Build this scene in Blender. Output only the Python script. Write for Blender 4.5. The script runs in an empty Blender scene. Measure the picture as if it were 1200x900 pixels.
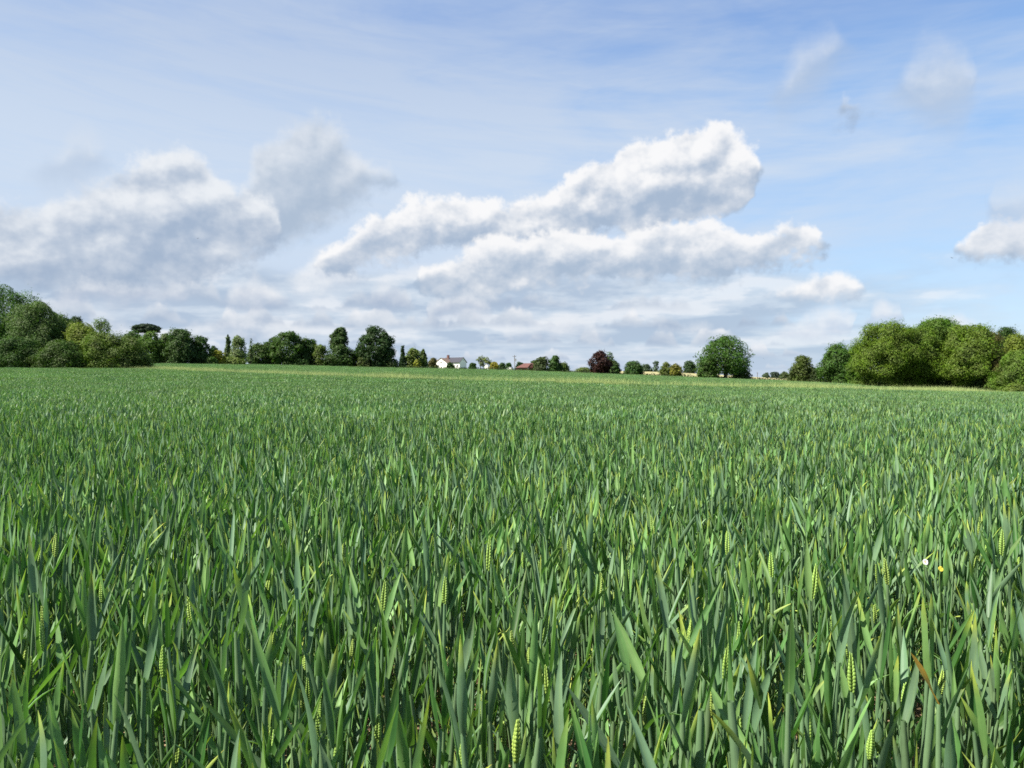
import bpy, math, random
import numpy as np
from mathutils import Vector

R = math.radians
scene = bpy.context.scene
COL = scene.collection
rng = np.random.default_rng(7)
random.seed(7)

# ------------------------------------------------------------------ camera
CAM_H = 1.06
F = 906.0                       # focal length in photo pixels (1200 wide)
cam_d = bpy.data.cameras.new("camera")
cam_d.sensor_width = 36.0
cam_d.lens = 36.0 * F / 1200.0
cam_d.clip_start = 0.02
cam_d.clip_end = 20000
cam_d.dof.use_dof = True
cam_d.dof.focus_distance = 1.7
cam_d.dof.aperture_fstop = 12.0
cam = bpy.data.objects.new("camera", cam_d)
cam.location = (0, 0, CAM_H)
cam.rotation_euler = (R(90), 0, 0)
COL.objects.link(cam)
scene.camera = cam

# ------------------------------------------------------------------ colour management
scene.view_settings.view_transform = 'Standard'
scene.view_settings.look = 'None'
scene.view_settings.gamma = 1
scene.view_settings.use_curve_mapping = False
EXPO = 1.35
scene.view_settings.exposure = EXPO
scene.cycles.max_bounces = 8
scene.cycles.diffuse_bounces = 3
scene.cycles.glossy_bounces = 2
scene.cycles.transmission_bounces = 4
scene.cycles.use_denoising = False

# ------------------------------------------------------------------ sun
SUN_EL, SUN_AZ = R(52), R(-112)         # azimuth clockwise from +Y: high on the left of the camera
sun_dir = Vector((math.sin(SUN_AZ) * math.cos(SUN_EL), math.cos(SUN_AZ) * math.cos(SUN_EL), math.sin(SUN_EL)))
sun_d = bpy.data.lights.new("sun", 'SUN')
sun_d.energy = 5.0
sun_d.angle = R(0.53)
sun_d.color = (1.0, 0.945, 0.83)
sun = bpy.data.objects.new("sun", sun_d)
sun.rotation_euler = sun_dir.to_track_quat('Z', 'Y').to_euler()
sun.location = (-40, -20, 60)
COL.objects.link(sun)

# ------------------------------------------------------------------ node helper
class NT:
    """Tiny expression builder over a node tree."""
    def __init__(self, tree):
        self.t = tree
    def n(self, typ, **kw):
        nd = self.t.nodes.new(typ)
        for k, v in kw.items():
            setattr(nd, k, v)
        return nd
    def put(self, sock, v):
        if isinstance(v, bpy.types.NodeSocket):
            self.t.links.new(v, sock)
        elif v is not None:
            sock.default_value = v
    def m(self, op, a, b=None, c=None, clamp=False):
        nd = self.n('ShaderNodeMath', operation=op, use_clamp=clamp)
        self.put(nd.inputs[0], a); self.put(nd.inputs[1], b)
        if c is not None:
            self.put(nd.inputs[2], c)
        return nd.outputs[0]
    def add(self, a, b): return self.m('ADD', a, b)
    def sub(self, a, b): return self.m('SUBTRACT', a, b)
    def mul(self, a, b): return self.m('MULTIPLY', a, b)
    def mx(self, a, b): return self.m('MAXIMUM', a, b)
    def mn(self, a, b): return self.m('MINIMUM', a, b)
    def mad(self, a, b, c): return self.m('MULTIPLY_ADD', a, b, c)
    def sstep(self, x, lo, hi, to0=0.0, to1=1.0):
        nd = self.n('ShaderNodeMapRange', interpolation_type='SMOOTHSTEP')
        self.put(nd.inputs['Value'], x); self.put(nd.inputs['From Min'], lo); self.put(nd.inputs['From Max'], hi)
        self.put(nd.inputs['To Min'], to0); self.put(nd.inputs['To Max'], to1)
        return nd.outputs['Result']
    def lin(self, x, lo, hi, to0=0.0, to1=1.0):
        nd = self.n('ShaderNodeMapRange')
        self.put(nd.inputs['Value'], x); self.put(nd.inputs['From Min'], lo); self.put(nd.inputs['From Max'], hi)
        self.put(nd.inputs['To Min'], to0); self.put(nd.inputs['To Max'], to1)
        return nd.outputs['Result']
    def xyz(self, x, y, z):
        nd = self.n('ShaderNodeCombineXYZ')
        for s, v in zip(nd.inputs, (x, y, z)):
            self.put(s, v)
        return nd.outputs[0]
    def noise(self, vec, scale, detail=4.0, rough=0.5, dist=0.0, color=False):
        nd = self.n('ShaderNodeTexNoise')
        self.put(nd.inputs['Vector'], vec); self.put(nd.inputs['Scale'], scale)
        self.put(nd.inputs['Detail'], detail); self.put(nd.inputs['Roughness'], rough); self.put(nd.inputs['Distortion'], dist)
        return nd.outputs['Color'] if color else nd.outputs[0]
    def mix(self, f, a, b, blend='MIX'):
        nd = self.n('ShaderNodeMix', data_type='RGBA', blend_type=blend)
        self.put(nd.inputs[0], f)
        for s, v in ((nd.inputs[6], a), (nd.inputs[7], b)):
            if isinstance(v, (tuple, list)):
                v = (*v[:3], 1.0)
            self.put(s, v)
        return nd.outputs[2]
    def curve(self, x, pts):
        nd = self.n('ShaderNodeFloatCurve')
        cu = nd.mapping.curves[0]
        pts = sorted(pts)
        cu.points[0].location = pts[0]; cu.points[1].location = pts[-1]
        for p in pts[1:-1]:
            cu.points.new(*p)
        for p in cu.points:
            p.handle_type = 'VECTOR'
        nd.mapping.update()
        self.put(nd.inputs['Value'], x)
        return nd.outputs[0]

# ------------------------------------------------------------------ world: Nishita sky + procedural clouds laid out by compass direction
world = bpy.data.worlds.new("World")
scene.world = world
world.use_nodes = True
wt = world.node_tree
wt.nodes.clear()
W = NT(wt)
SKY_STRENGTH = 0.10
K = 1.0 / (SKY_STRENGTH * 2 ** EXPO)     # display-linear value -> colour fed to the Background

def disp(r, g, b):
    """sRGB 0-255 as seen -> scene colour for the Background input."""
    f = lambda c: ((c / 255 + 0.055) / 1.055) ** 2.4 if c > 10 else c / 255 / 12.92
    return (f(r) * K, f(g) * K, f(b) * K)

def az_el(px, py):
    u, v = (px - 600) / F, (450 - py) / F
    return math.degrees(math.atan(u)), math.degrees(math.atan(v / math.sqrt(1 + u * u)))

tc = W.n('ShaderNodeTexCoord')
sep = W.n('ShaderNodeSeparateXYZ')
wt.links.new(tc.outputs['Generated'], sep.inputs[0])
AZ = W.mul(W.m('ARCTAN2', sep.outputs[0], sep.outputs[1]), 57.29578)
EL = W.mul(W.m('ARCSINE', sep.outputs[2]), 57.29578)
P = W.xyz(AZ, EL, 3.7)

sky = W.n('ShaderNodeTexSky', sky_type='NISHITA', sun_disc=False)
sky.sun_elevation = SUN_EL
sky.sun_rotation = SUN_AZ
sky.altitude = 50
sky.air_density = 1.0
sky.dust_density = 1.2
sky.ozone_density = 1.6

# warps
wn = W.n('ShaderNodeSeparateColor')
wt.links.new(W.noise(P, 0.20, 4.0, 0.5, color=True), wn.inputs[0])
wA = W.mad(W.sub(wn.outputs[0], 0.5), 3.6, AZ)
wE = W.mad(W.sub(wn.outputs[1], 0.5), 2.6, EL)
PUFF = 0.36
det = W.noise(W.xyz(AZ, W.mul(EL, 1.25), 9.1), PUFF, 6.0, 0.50)                                # puffs
det_s = W.noise(W.xyz(W.sub(AZ, 0.55), W.mul(W.add(EL, 0.75), 1.25), 9.1), PUFF, 6.0, 0.50)    # the same puffs, a step towards the sun
relief = W.sub(det, det_s)
fine = W.noise(P, 1.5, 5.0, 0.55)

# --- thin high veil
cir = W.noise(W.xyz(W.mul(W.mad(EL, -0.8, AZ), 0.30), W.mad(AZ, 0.05, EL), 1.3), 0.16, 6.0, 0.58, 0.6)
cir2 = W.noise(W.xyz(W.mul(W.mad(EL, -1.6, AZ), 0.22), EL, 6.3), 0.42, 5.0, 0.62, 0.4)
veil_az = W.sstep(AZ, -12.0, 34.0, 0.46, -0.02)
veil_mid = W.mul(W.sstep(EL, 0.0, 14.0, 0.0, 0.16), W.sstep(EL, 17.0, 25.0, 1.0, -0.9))
veil_f = W.add(W.add(W.mul(W.sub(cir, 0.5), 1.1), W.mul(W.sub(cir2, 0.5), 0.6)), W.add(veil_az, veil_mid))
veil_f = W.sstep(W.add(W.mul(veil_f, 1.25), 0.24), -0.1, 0.95, 0.0, 0.97)
base = W.mix(W.sstep(EL, 2.0, 20.0), disp(184, 214, 243), disp(136, 183, 237))
base = W.mix(W.sstep(EL, 17.0, 26.0), base, disp(132, 166, 220))
base = W.mix(0.75, sky.outputs[0], base)
streak = W.noise(W.xyz(W.mul(W.mad(EL, -1.1, AZ), 0.10), W.mad(AZ, 0.10, EL), 8.8), 0.75, 6.0, 0.6, 0.5)
veil_f = W.m('ADD', veil_f, W.mul(W.sub(streak, 0.5), W.sstep(EL, 8.0, 18.0, 0.15, 0.85)), clamp=True)
out = W.mix(W.mul(veil_f, 0.97), base, W.mix(W.sstep(EL, 13.0, 26.0), disp(207, 222, 241), disp(184, 202, 230)))

# --- low stratocumulus bank towards the horizon, its layers closing up with distance
lg = W.m('LOGARITHM', W.add(W.mx(EL, -1.0), 2.6), 2.71828)
def bank(da, de, z):
    return W.noise(W.xyz(W.mul(W.add(W.mad(W.sub(wn.outputs[0], 0.5), 1.6, AZ), da), 0.085), W.mul(W.add(lg, de), 3.1), z), 1.0, 6.0, 0.52)
sc1 = bank(0.0, 0.0, 2.2); sc1s = bank(-0.7, 0.12, 2.2)
sc2 = W.noise(W.xyz(W.mul(AZ, 0.24), W.mul(lg, 6.5), 5.5), 1.0, 5.0, 0.55)
sc_mask = W.mul(W.sstep(EL, 9.8, 6.0), W.sstep(AZ, 28.0, 9.0, 0.30, 1.0))
sc_v = W.add(W.mul(sc1, 0.75), W.mul(sc2, 0.25))
sc_a = W.mul(W.sstep(W.add(sc_v, W.mul(sc_mask, 0.46)), 0.54, 0.78), W.sstep(EL, 10.5, 7.5))
sc_l = W.add(W.mul(W.sub(sc1, sc1s), 3.0), W.mul(W.sub(sc2, 0.5), 1.9))
sc_col = W.mix(W.sstep(sc_l, -0.34, 0.14), disp(166, 185, 208), disp(204, 216, 229))
sc_col = W.mix(W.sstep(sc_l, 0.08, 0.5), sc_col, disp(240, 242, 245))
sc_col = W.mix(W.sstep(EL, 3.6, 0.3, 0.0, 0.6), sc_col, disp(186, 202, 223))
out = W.mix(W.mul(sc_a, 0.66), out, sc_col)

# rows of small flat-based cumulus, shrinking towards the horizon
cover = W.sstep(AZ, 12.0, 30.0, 0.0, 0.13)
for k, (be, hh, fr, op) in enumerate(((0.9, 0.55, 0.62, 0.75), (1.7, 0.75, 0.48, 0.80), (2.7, 1.0, 0.36, 0.85), (3.9, 1.25, 0.29, 0.88), (5.3, 1.5, 0.23, 0.85))):
    row = W.noise(W.xyz(AZ, k * 7.3, 0.5), fr, 3.0, 0.5)
    b_ = W.mad(W.sub(W.noise(W.xyz(AZ, k * 3.1, 4.0), 0.12, 1.0), 0.5), hh * 1.2, be)
    th = W.mul(W.sub(W.sub(row, 0.44), cover), hh * 6.5)
    e_ = W.mad(W.sub(det, 0.5), hh * 0.9, W.mad(W.sub(fine, 0.5), hh * 0.8, EL))
    f_ = W.m('SMOOTH_MIN', W.sub(W.mn(W.add(b_, th), W.add(b_, hh * 1.5)), e_), W.sub(EL, b_), hh * 0.25)
    a_ = W.sstep(f_, -0.12 * hh, 0.42 * hh)
    if k == 4:
        a_ = W.mul(a_, W.sstep(AZ, 16.0, 9.0))
    t_ = W.add(W.m('DIVIDE', W.sub(EL, b_), hh * 1.25), W.mul(relief, 1.4))
    c_ = W.mix(W.sstep(t_, 0.0, 0.62), disp(170, 187, 210), disp(212, 220, 231))
    c_ = W.mix(W.sstep(t_, 0.5, 1.05), c_, disp(244, 245, 248))
    out = W.mix(W.mul(a_, op), out, c_)

def cloud_layer(out, clouds, soft, bright, dark, topw, opac=1.0, rough=1.0, tone=0.0, hard=1.0, grow=0.35):
    """clouds: list of [(px, y_top, y_base), ...]; each becomes one stretch of the layer's top and base outlines."""
    tops, bases = [], []
    cl = []
    for c in sorted(clouds, key=lambda c: c[0][0]):
        cl.append([(az_el(px, yt)[0], az_el(px, yt)[1], az_el(px, yb)[1]) for px, yt, yb in c])
    for i, pts in enumerate(cl):
        g0 = pts[0][0] - cl[i - 1][-1][0] if i else 9.0
        g1 = cl[i + 1][0][0] - pts[-1][0] if i + 1 < len(cl) else 9.0
        (a0, t0, b0), (a1, t1, b1) = pts[0], pts[-1]
        mid0, mid1 = (t0 + b0) / 2, (t1 + b1) / 2
        pts = [(a0 - min(2.0, g0 * 0.45), mid0 - 3.0, mid0 + 1.5)] + pts + [(a1 + min(2.0, g1 * 0.45), mid1 - 3.0, mid1 + 1.5)]
        for a, t, b in pts:
            tops.append(((a + 60) / 120, (t + 6) / 40)); bases.append(((a + 60) / 120, (b + 6) / 40))
    ends = lambda l, lo: [(0.0, lo)] + l + [(1.0, lo)]
    x = W.mad(wA, 1 / 120, 0.5)
    T = W.mad(W.curve(x, ends(tops, 0.02)), 40.0, -6.0)
    B = W.mad(W.curve(x, ends(bases, 0.9)), 40.0, -6.0)
    bE = W.mad(W.sub(wE, EL), 0.35, EL)
    f = W.m('SMOOTH_MIN', W.sub(T, wE), W.mul(W.sub(bE, B), 0.8), 0.6)
    f = W.add(f, W.mad(W.sub(det, 0.5), 2.6 * rough, grow))
    f = W.add(f, W.mul(W.sub(fine, 0.5), 1.3 * rough))
    a = W.sstep(f, -soft * 0.5, soft)
    t = W.m('DIVIDE', W.sub(bE, B), W.mx(W.sub(T, B), 0.8))
    t = W.add(t, W.mul(relief, 2.3 * hard))
    t = W.add(W.add(t, tone), W.mul(W.sub(fine, 0.5), 0.30))
    # thin rims let the sky's light through
    t = W.add(t, W.sstep(f, 1.3, 0.0, 0.0, 0.22))
    l = W.sstep(t, -0.05, topw)
    l2 = W.sstep(t, topw * 0.62, topw * 1.5)
    mid = tuple(0.5 * d + 0.5 * b for d, b in zip(dark, bright))
    col = W.mix(l2, W.mix(l, dark, mid), bright)
    return W.mix(W.mul(a, opac), out, col)

WHITE = disp(250, 250, 251)
GREY = disp(168, 186, 209)
# small heaps in the low bank
out = cloud_layer(out, [
    [(60, 342, 352), (100, 334, 356), (150, 330, 357), (195, 334, 356), (222, 344, 353)],
    [(262, 346, 354), (285, 334, 357), (315, 336, 357), (338, 346, 354)],
    [(430, 346, 356), (455, 338, 360), (480, 342, 358)],
    [(500, 362, 373), (520, 349, 376), (548, 347, 376), (575, 358, 374)],
], 1.0, disp(238, 240, 244), disp(176, 190, 212), 0.9, 0.85, rough=0.7, tone=0.1, grow=0.2)
out = cloud_layer(out, [
    [(-60, 386, 396), (20, 378, 398), (110, 376, 400), (150, 384, 396)],
    [(230, 384, 394), (300, 374, 397), (370, 380, 394)],
    [(600, 384, 394), (650, 376, 396), (700, 380, 394)],
    [(770, 386, 393), (800, 380, 394), (830, 385, 392)],
], 1.0, disp(236, 239, 244), disp(180, 195, 216), 0.8, 0.75, rough=0.6, tone=0.15, grow=0.15)
out = cloud_layer(out, [
    [(352, 326, 335), (368, 304, 338), (388, 297, 338), (406, 310, 334)],
], 1.0, disp(240, 243, 247), disp(190, 203, 222), 0.7, 0.9, rough=0.6, tone=0.2, grow=0.2)
# far bank beneath the big clouds
out = cloud_layer(out, [
    [(-420, 180, 300), (-260, 170, 310), (-120, 230, 300)],
    [(262, 255, 300), (285, 218, 296), (308, 176, 292), (340, 148, 286), (365, 144, 268), (395, 155, 250), (415, 180, 236), (440, 198, 226), (462, 204, 218)],
    [(1290, 150, 240), (1400, 120, 250), (1600, 160, 250)],
], 1.1, disp(226, 232, 240), disp(172, 189, 210), 1.05, 0.92, tone=0.05, hard=0.9)
# the tall grey cloud on the left, the white bank in the middle, small ones on the right
out = cloud_layer(out, [
    [(-90, 240, 326), (-20, 252, 326), (20, 246, 328), (60, 240, 330), (100, 228, 332), (125, 216, 332), (150, 196, 333), (180, 182, 333), (205, 175, 332),
     (230, 188, 330), (252, 214, 326), (270, 232, 314), (296, 230, 304), (322, 248, 290)],
    [(984, 122, 126), (996, 120, 128), (1012, 122, 126)],
], 0.9, disp(236, 240, 245), disp(164, 182, 206), 1.0, 0.97, tone=0.12, hard=1.1, rough=1.15)
out = cloud_layer(out, [
    [(372, 312, 318), (392, 296, 316), (415, 276, 312), (440, 258, 304), (470, 244, 298), (505, 240, 292), (545, 234, 284), (580, 244, 278), (610, 240, 274), (640, 234, 278),
     (665, 214, 277), (690, 206, 276), (712, 194, 272), (735, 174, 268), (760, 166, 265), (790, 160, 261), (820, 150, 255), (850, 150, 248), (872, 164, 240), (890, 178, 206)],
], 0.48, WHITE, GREY, 0.80, 0.98, tone=0.08, hard=1.1, rough=1.0)
out = cloud_layer(out, [
    [(495, 318, 336), (520, 302, 340), (545, 290, 342), (580, 280, 338), (615, 284, 334), (640, 282, 330), (690, 281, 328), (740, 277, 330),
     (775, 264, 328), (810, 258, 326), (845, 270, 326), (870, 276, 318), (905, 282, 306), (935, 266, 300), (958, 272, 290)],
    [(1138, 288, 300), (1155, 268, 303), (1175, 262, 304), (1200, 268, 304), (1240, 272, 306), (1290, 285, 304)],
], 0.52, WHITE, disp(170, 188, 210), 0.84, 0.96, tone=0.09, hard=1.1)
out = cloud_layer(out, [
    [(898, 342, 347), (925, 331, 347), (955, 315, 346), (975, 320, 346), (996, 338, 345)],
], 0.6, WHITE, disp(180, 196, 216), 0.7, 0.96, tone=0.15, rough=0.7, grow=0.15)
out = cloud_layer(out, [
    [(918, 384, 389), (940, 368, 391), (965, 368, 390), (992, 374, 389)],
    [(1012, 366, 372), (1030, 357, 373), (1048, 366, 372)],
    [(1075, 378, 386), (1100, 364, 388), (1130, 370, 388), (1150, 380, 386)],
], 0.9, disp(236, 240, 246), disp(190, 204, 226), 0.7, 0.8, rough=0.6, tone=0.2)
# thin grey shreds
out = cloud_layer(out, [
    [(72, 196, 202), (92, 172, 200), (108, 172, 196)],
    [(918, 108, 116), (935, 76, 104), (962, 54, 80), (975, 50, 62)],
    [(1065, 86, 108), (1085, 68, 126), (1115, 64, 130), (1140, 84, 116)],
    [(1172, 240, 254), (1205, 232, 256), (1240, 238, 254)],
], 2.2, disp(222, 228, 236), disp(180, 197, 220), 0.9, 0.7, rough=0.6, grow=1.0)
# milky air just above the horizon
out = W.mix(W.sstep(EL, 4.0, -0.3, 0.0, 0.38), out, disp(192, 208, 229))
bg = W.n('ShaderNodeBackground')
bg.inputs['Strength'].default_value = SKY_STRENGTH
wt.links.new(out, bg.inputs['Color'])
wo = W.n('ShaderNodeOutputWorld')
wt.links.new(bg.outputs[0], wo.inputs[0])
world.cycles.sampling_method = 'MANUAL'
world.cycles.sample_map_resolution = 512

# ------------------------------------------------------------------ object helpers
def tag(o, label=None, cat=None, group=None, kind=None):
    if label: o['label'] = label
    if cat: o['category'] = cat
    if group: o['group'] = group
    if kind: o['kind'] = kind
    return o

def link(name, me, mats, parent=None):
    o = bpy.data.objects.new(name, me)
    for m in (mats if isinstance(mats, (list, tuple)) else [mats]):
        me.materials.append(m)
    COL.objects.link(o)
    if parent is not None:
        o.parent = parent
    return o

def empty(name, loc, rz=0.0):
    o = bpy.data.objects.new(name, None)
    o.empty_display_size = 0.2
    o.location = loc
    o.rotation_euler = (0, 0, rz)
    COL.objects.link(o)
    return o

def mesh_np(name, V, Q, uv=None, tint=None, mat_idx=None, smooth=False):
    """Mesh of quads from numpy arrays; uv per vertex, tint per vertex (RGBA)."""
    me = bpy.data.meshes.new(name)
    V = np.asarray(V, dtype=np.float32); Q = np.asarray(Q, dtype=np.int32)
    me.vertices.add(len(V)); me.vertices.foreach_set('co', V.ravel())
    me.loops.add(Q.size); me.loops.foreach_set('vertex_index', Q.ravel())
    me.polygons.add(len(Q))
    k = Q.shape[1]
    me.polygons.foreach_set('loop_start', np.arange(0, Q.size, k, dtype=np.int32))
    if smooth:
        me.polygons.foreach_set('use_smooth', np.ones(len(Q), dtype=bool))
    if mat_idx is not None:
        me.polygons.foreach_set('material_index', np.asarray(mat_idx, dtype=np.int32))
    if uv is not None:
        l = me.uv_layers.new(name='UVMap')
        l.data.foreach_set('uv', np.asarray(uv, dtype=np.float32)[Q.ravel()].ravel())
    if tint is not None:
        a = me.color_attributes.new('tint', 'FLOAT_COLOR', 'POINT')
        a.data.foreach_set('color', np.asarray(tint, dtype=np.float32).ravel())
    me.update(calc_edges=True)
    return me

def poly_mesh(name, verts, faces):
    me = bpy.data.meshes.new(name)
    me.from_pydata([tuple(v) for v in verts], [], [tuple(f) for f in faces])
    me.update()
    return me

class MB:
    """Collects boxes, prisms and tubes into one part mesh."""
    def __init__(self):
        self.v, self.f = [], []
    def face(self, *pts):
        i = len(self.v); self.v += [tuple(p) for p in pts]; self.f.append(tuple(range(i, i + len(pts))))
        return self
    def box(self, x0, x1, y0, y1, z0, z1):
        i = len(self.v)
        self.v += [(x0, y0, z0), (x1, y0, z0), (x1, y1, z0), (x0, y1, z0), (x0, y0, z1), (x1, y0, z1), (x1, y1, z1), (x0, y1, z1)]
        for q in ((0, 3, 2, 1), (4, 5, 6, 7), (0, 1, 5, 4), (1, 2, 6, 5), (2, 3, 7, 6), (3, 0, 4, 7)):
            self.f.append(tuple(i + k for k in q))
        return self
    def slab(self, quad, th):
        """A quad given thickness along its own normal."""
        a, b, c, d = [Vector(p) for p in quad]
        n = (b - a).cross(c - a).normalized() * th
        i = len(self.v)
        self.v += [tuple(p) for p in (a, b, c, d, a + n, b + n, c + n, d + n)]
        for q in ((0, 3, 2, 1), (4, 5, 6, 7), (0, 1, 5, 4), (1, 2, 6, 5), (2, 3, 7, 6), (3, 0, 4, 7)):
            self.f.append(tuple(i + k for k in q))
        return self
    def tube(self, pts, radii, n=8):
        rings = []
        pts = [Vector(p) for p in pts]
        for k, p in enumerate(pts):
            d = (pts[min(k + 1, len(pts) - 1)] - pts[max(k - 1, 0)]).normalized()
            a = d.cross(Vector((0.3, 1, 0.2))).normalized()
            b = d.cross(a)
            i = len(self.v)
            for j in range(n):
                t = 2 * math.pi * j / n
                self.v.append(tuple(p + (a * math.cos(t) + b * math.sin(t)) * radii[k]))
            rings.append(i)
        for r0, r1 in zip(rings, rings[1:]):
            for j in range(n):
                self.f.append((r0 + j, r0 + (j + 1) % n, r1 + (j + 1) % n, r1 + j))
        self.f.append(tuple(rings[0] + j for j in reversed(range(n))))
        self.f.append(tuple(rings[-1] + j for j in range(n)))
        return self
    def build(self, name, mat, parent=None):
        return link(name, poly_mesh(name, self.v, self.f), mat, parent)

# ------------------------------------------------------------------ materials
def new_mat(name):
    m = bpy.data.materials.new(name)
    m.use_nodes = True
    m.node_tree.nodes.clear()
    return m, NT(m.node_tree)

def finish(m, N, shader):
    o = N.n('ShaderNodeOutputMaterial')
    N.t.links.new(shader, o.inputs[0])
    return m

def principled(N, col, rough=0.6, spec=0.3, normal=None):
    b = N.n('ShaderNodeBsdfPrincipled')
    if isinstance(col, (tuple, list)):
        col = (*col[:3], 1.0)
    N.put(b.inputs['Base Color'], col)
    N.put(b.inputs['Roughness'], rough)
    N.put(b.inputs['Specular IOR Level'], spec)
    if normal is not None:
        N.put(b.inputs['Normal'], normal)
    return b.outputs[0]

def with_translucent(N, surf, col, fac):
    t = N.n('ShaderNodeBsdfTranslucent')
    if isinstance(col, (tuple, list)):
        col = (*col[:3], 1.0)
    N.put(t.inputs['Color'], col)
    mx = N.n('ShaderNodeMixShader')
    N.put(mx.inputs[0], fac)
    N.t.links.new(surf, mx.inputs[1]); N.t.links.new(t.outputs[0], mx.inputs[2])
    return mx.outputs[0]

def plain(name, col, rough=0.7, spec=0.2, var=0.18, scale=3.0):
    m, N = new_mat(name)
    geo = N.n('ShaderNodeNewGeometry')
    n1 = N.noise(geo.outputs['Position'], scale, 5.0, 0.6)
    c = N.mix(N.sstep(n1, 0.3, 0.7), tuple(x * (1 - var) for x in col), tuple(min(1, x * (1 + var)) for x in col))
    return finish(m, N, principled(N, c, rough, spec))

def wheat_material(name, gloss=0.5):
    """tint.r = yellowing, tint.g = brightness, tint.b = 1 on stem and ear."""
    m, N = new_mat(name)
    at = N.n('ShaderNodeVertexColor', layer_name='tint')
    s = N.n('ShaderNodeSeparateColor'); N.t.links.new(at.outputs[0], s.inputs[0])
    info = N.n('ShaderNodeObjectInfo')
    uv = N.n('ShaderNodeUVMap', uv_map='UVMap')
    su = N.n('ShaderNodeSeparateXYZ'); N.t.links.new(uv.outputs[0], su.inputs[0])
    geo = N.n('ShaderNodeNewGeometry')
    veins = N.noise(N.xyz(N.mul(su.outputs[0], 26.0), N.mul(su.outputs[1], 0.9), s.outputs[1]), 1.0, 3.0, 0.6)
    blot = N.noise(geo.outputs['Position'], 38.0, 3.0, 0.6)
    wide = N.noise(geo.outputs['Position'], 0.35, 3.0, 0.55)
    g = N.mix(N.sstep(s.outputs[1], 0.0, 1.0), (0.031, 0.096, 0.018), (0.142, 0.272, 0.080))
    g = N.mix(N.sstep(at.outputs[1], 0.52, 0.72), g, (0.104, 0.186, 0.100))          # waxy blue-grey blades
    g = N.mix(N.mul(s.outputs[2], 0.70), g, (0.122, 0.214, 0.098))
    g = N.mix(N.sstep(s.outputs[0], 0.0, 0.55), g, (0.25, 0.33, 0.048))
    g = N.mix(N.sstep(s.outputs[0], 0.55, 1.0), g, (0.56, 0.33, 0.04))
    ear = N.sstep(N.m('ABSOLUTE', N.sub(s.outputs[2], 0.4)), 0.12, 0.04)
    g = N.mix(N.mul(ear, 0.8), g, (0.24, 0.37, 0.070))
    rib = N.m('ABSOLUTE', N.sub(su.outputs[0], 0.5))
    g = N.mix(N.mul(N.sstep(rib, 0.09, 0.02), N.lin(s.outputs[2], 0, 1, 0.30, 0.0)), g, (0.16, 0.25, 0.09))
    k = N.add(N.add(N.lin(info.outputs['Random'], 0, 1, 0.80, 1.16), N.mul(N.sub(veins, 0.5), 0.60)), N.add(N.mul(N.sub(blot, 0.5), 0.45), N.mul(N.sub(wide, 0.5), 0.35)))
    hs = N.n('ShaderNodeHueSaturation')
    N.put(hs.inputs['Hue'], N.lin(N.m('FRACT', N.mul(info.outputs['Random'], 7.31)), 0, 1, 0.487, 0.512))
    N.put(hs.inputs['Saturation'], 0.97)
    N.put(hs.inputs['Value'], k)
    N.put(hs.inputs['Color'], g)
    col = hs.outputs[0]
    bump = N.n('ShaderNodeBump'); N.put(bump.inputs['Strength'], 0.25); N.put(bump.inputs['Distance'], 0.0006)
    N.put(bump.inputs['Height'], veins)
    surf = principled(N, col, gloss, 0.30, bump.outputs[0])
    tcol = N.mix(1.0, col, (1.15, 1.45, 0.40), 'MULTIPLY')
    return finish(m, N, with_translucent(N, surf, tcol, 0.23))

M_WHEAT = wheat_material("wheat_leaf")

def leaf_material():
    """Tree foliage: the object's own colour, varied leaf by leaf and branch by branch."""
    m, N = new_mat("foliage")
    info = N.n('ShaderNodeObjectInfo')
    geo = N.n('ShaderNodeNewGeometry')
    isl = geo.outputs['Random Per Island']
    n1 = N.noise(geo.outputs['Position'], 0.55, 3.0, 0.6)
    hs = N.n('ShaderNodeHueSaturation')
    N.put(hs.inputs['Hue'], N.add(N.lin(isl, 0, 1, 0.485, 0.512), N.mul(N.sub(n1, 0.5), 0.05)))
    N.put(hs.inputs['Saturation'], N.lin(n1, 0.3, 0.7, 0.86, 1.08))
    N.put(hs.inputs['Value'], N.add(N.lin(N.m('FRACT', N.mul(isl, 5.7)), 0, 1, 0.87, 1.13), N.mul(N.sub(n1, 0.5), 0.7)))
    N.put(hs.inputs['Color'], info.outputs['Color'])
    surf = principled(N, hs.outputs[0], 0.6, 0.16)
    tcol = N.mix(1.0, hs.outputs[0], (1.2, 1.5, 0.45), 'MULTIPLY')
    return finish(m, N, with_translucent(N, surf, tcol, 0.26))

M_LEAF = leaf_material()
M_BARK = plain("bark", (0.065, 0.053, 0.042), 0.9, 0.1, 0.35, 6.0)
M_PALE_BARK = plain("pale_bark", (0.26, 0.23, 0.19), 0.85, 0.1, 0.3, 6.0)

# ------------------------------------------------------------------ terrain
C_U = np.array([-1.4, -0.9, -.662, -.552, -.4415, -.331, -.1766, 0, .11, .276, .42, .464, .607, .662, .9, 1.4])
C_V = np.array([.042, .041, .0384, .0371, .036, .0332, .0284, .0237, .0184, .0106, .0045, .0005, -.0088, -.0095, -.0115, -.012])
_ug = np.linspace(-1.6, 1.6, 641)
_cg = np.interp(_ug, C_U, C_V)
_k = np.exp(-0.5 * (np.arange(-24, 25) / 7.0) ** 2); _k /= _k.sum()
_cg = np.convolve(np.pad(_cg, 24, mode='edge'), _k, mode='valid')

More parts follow.
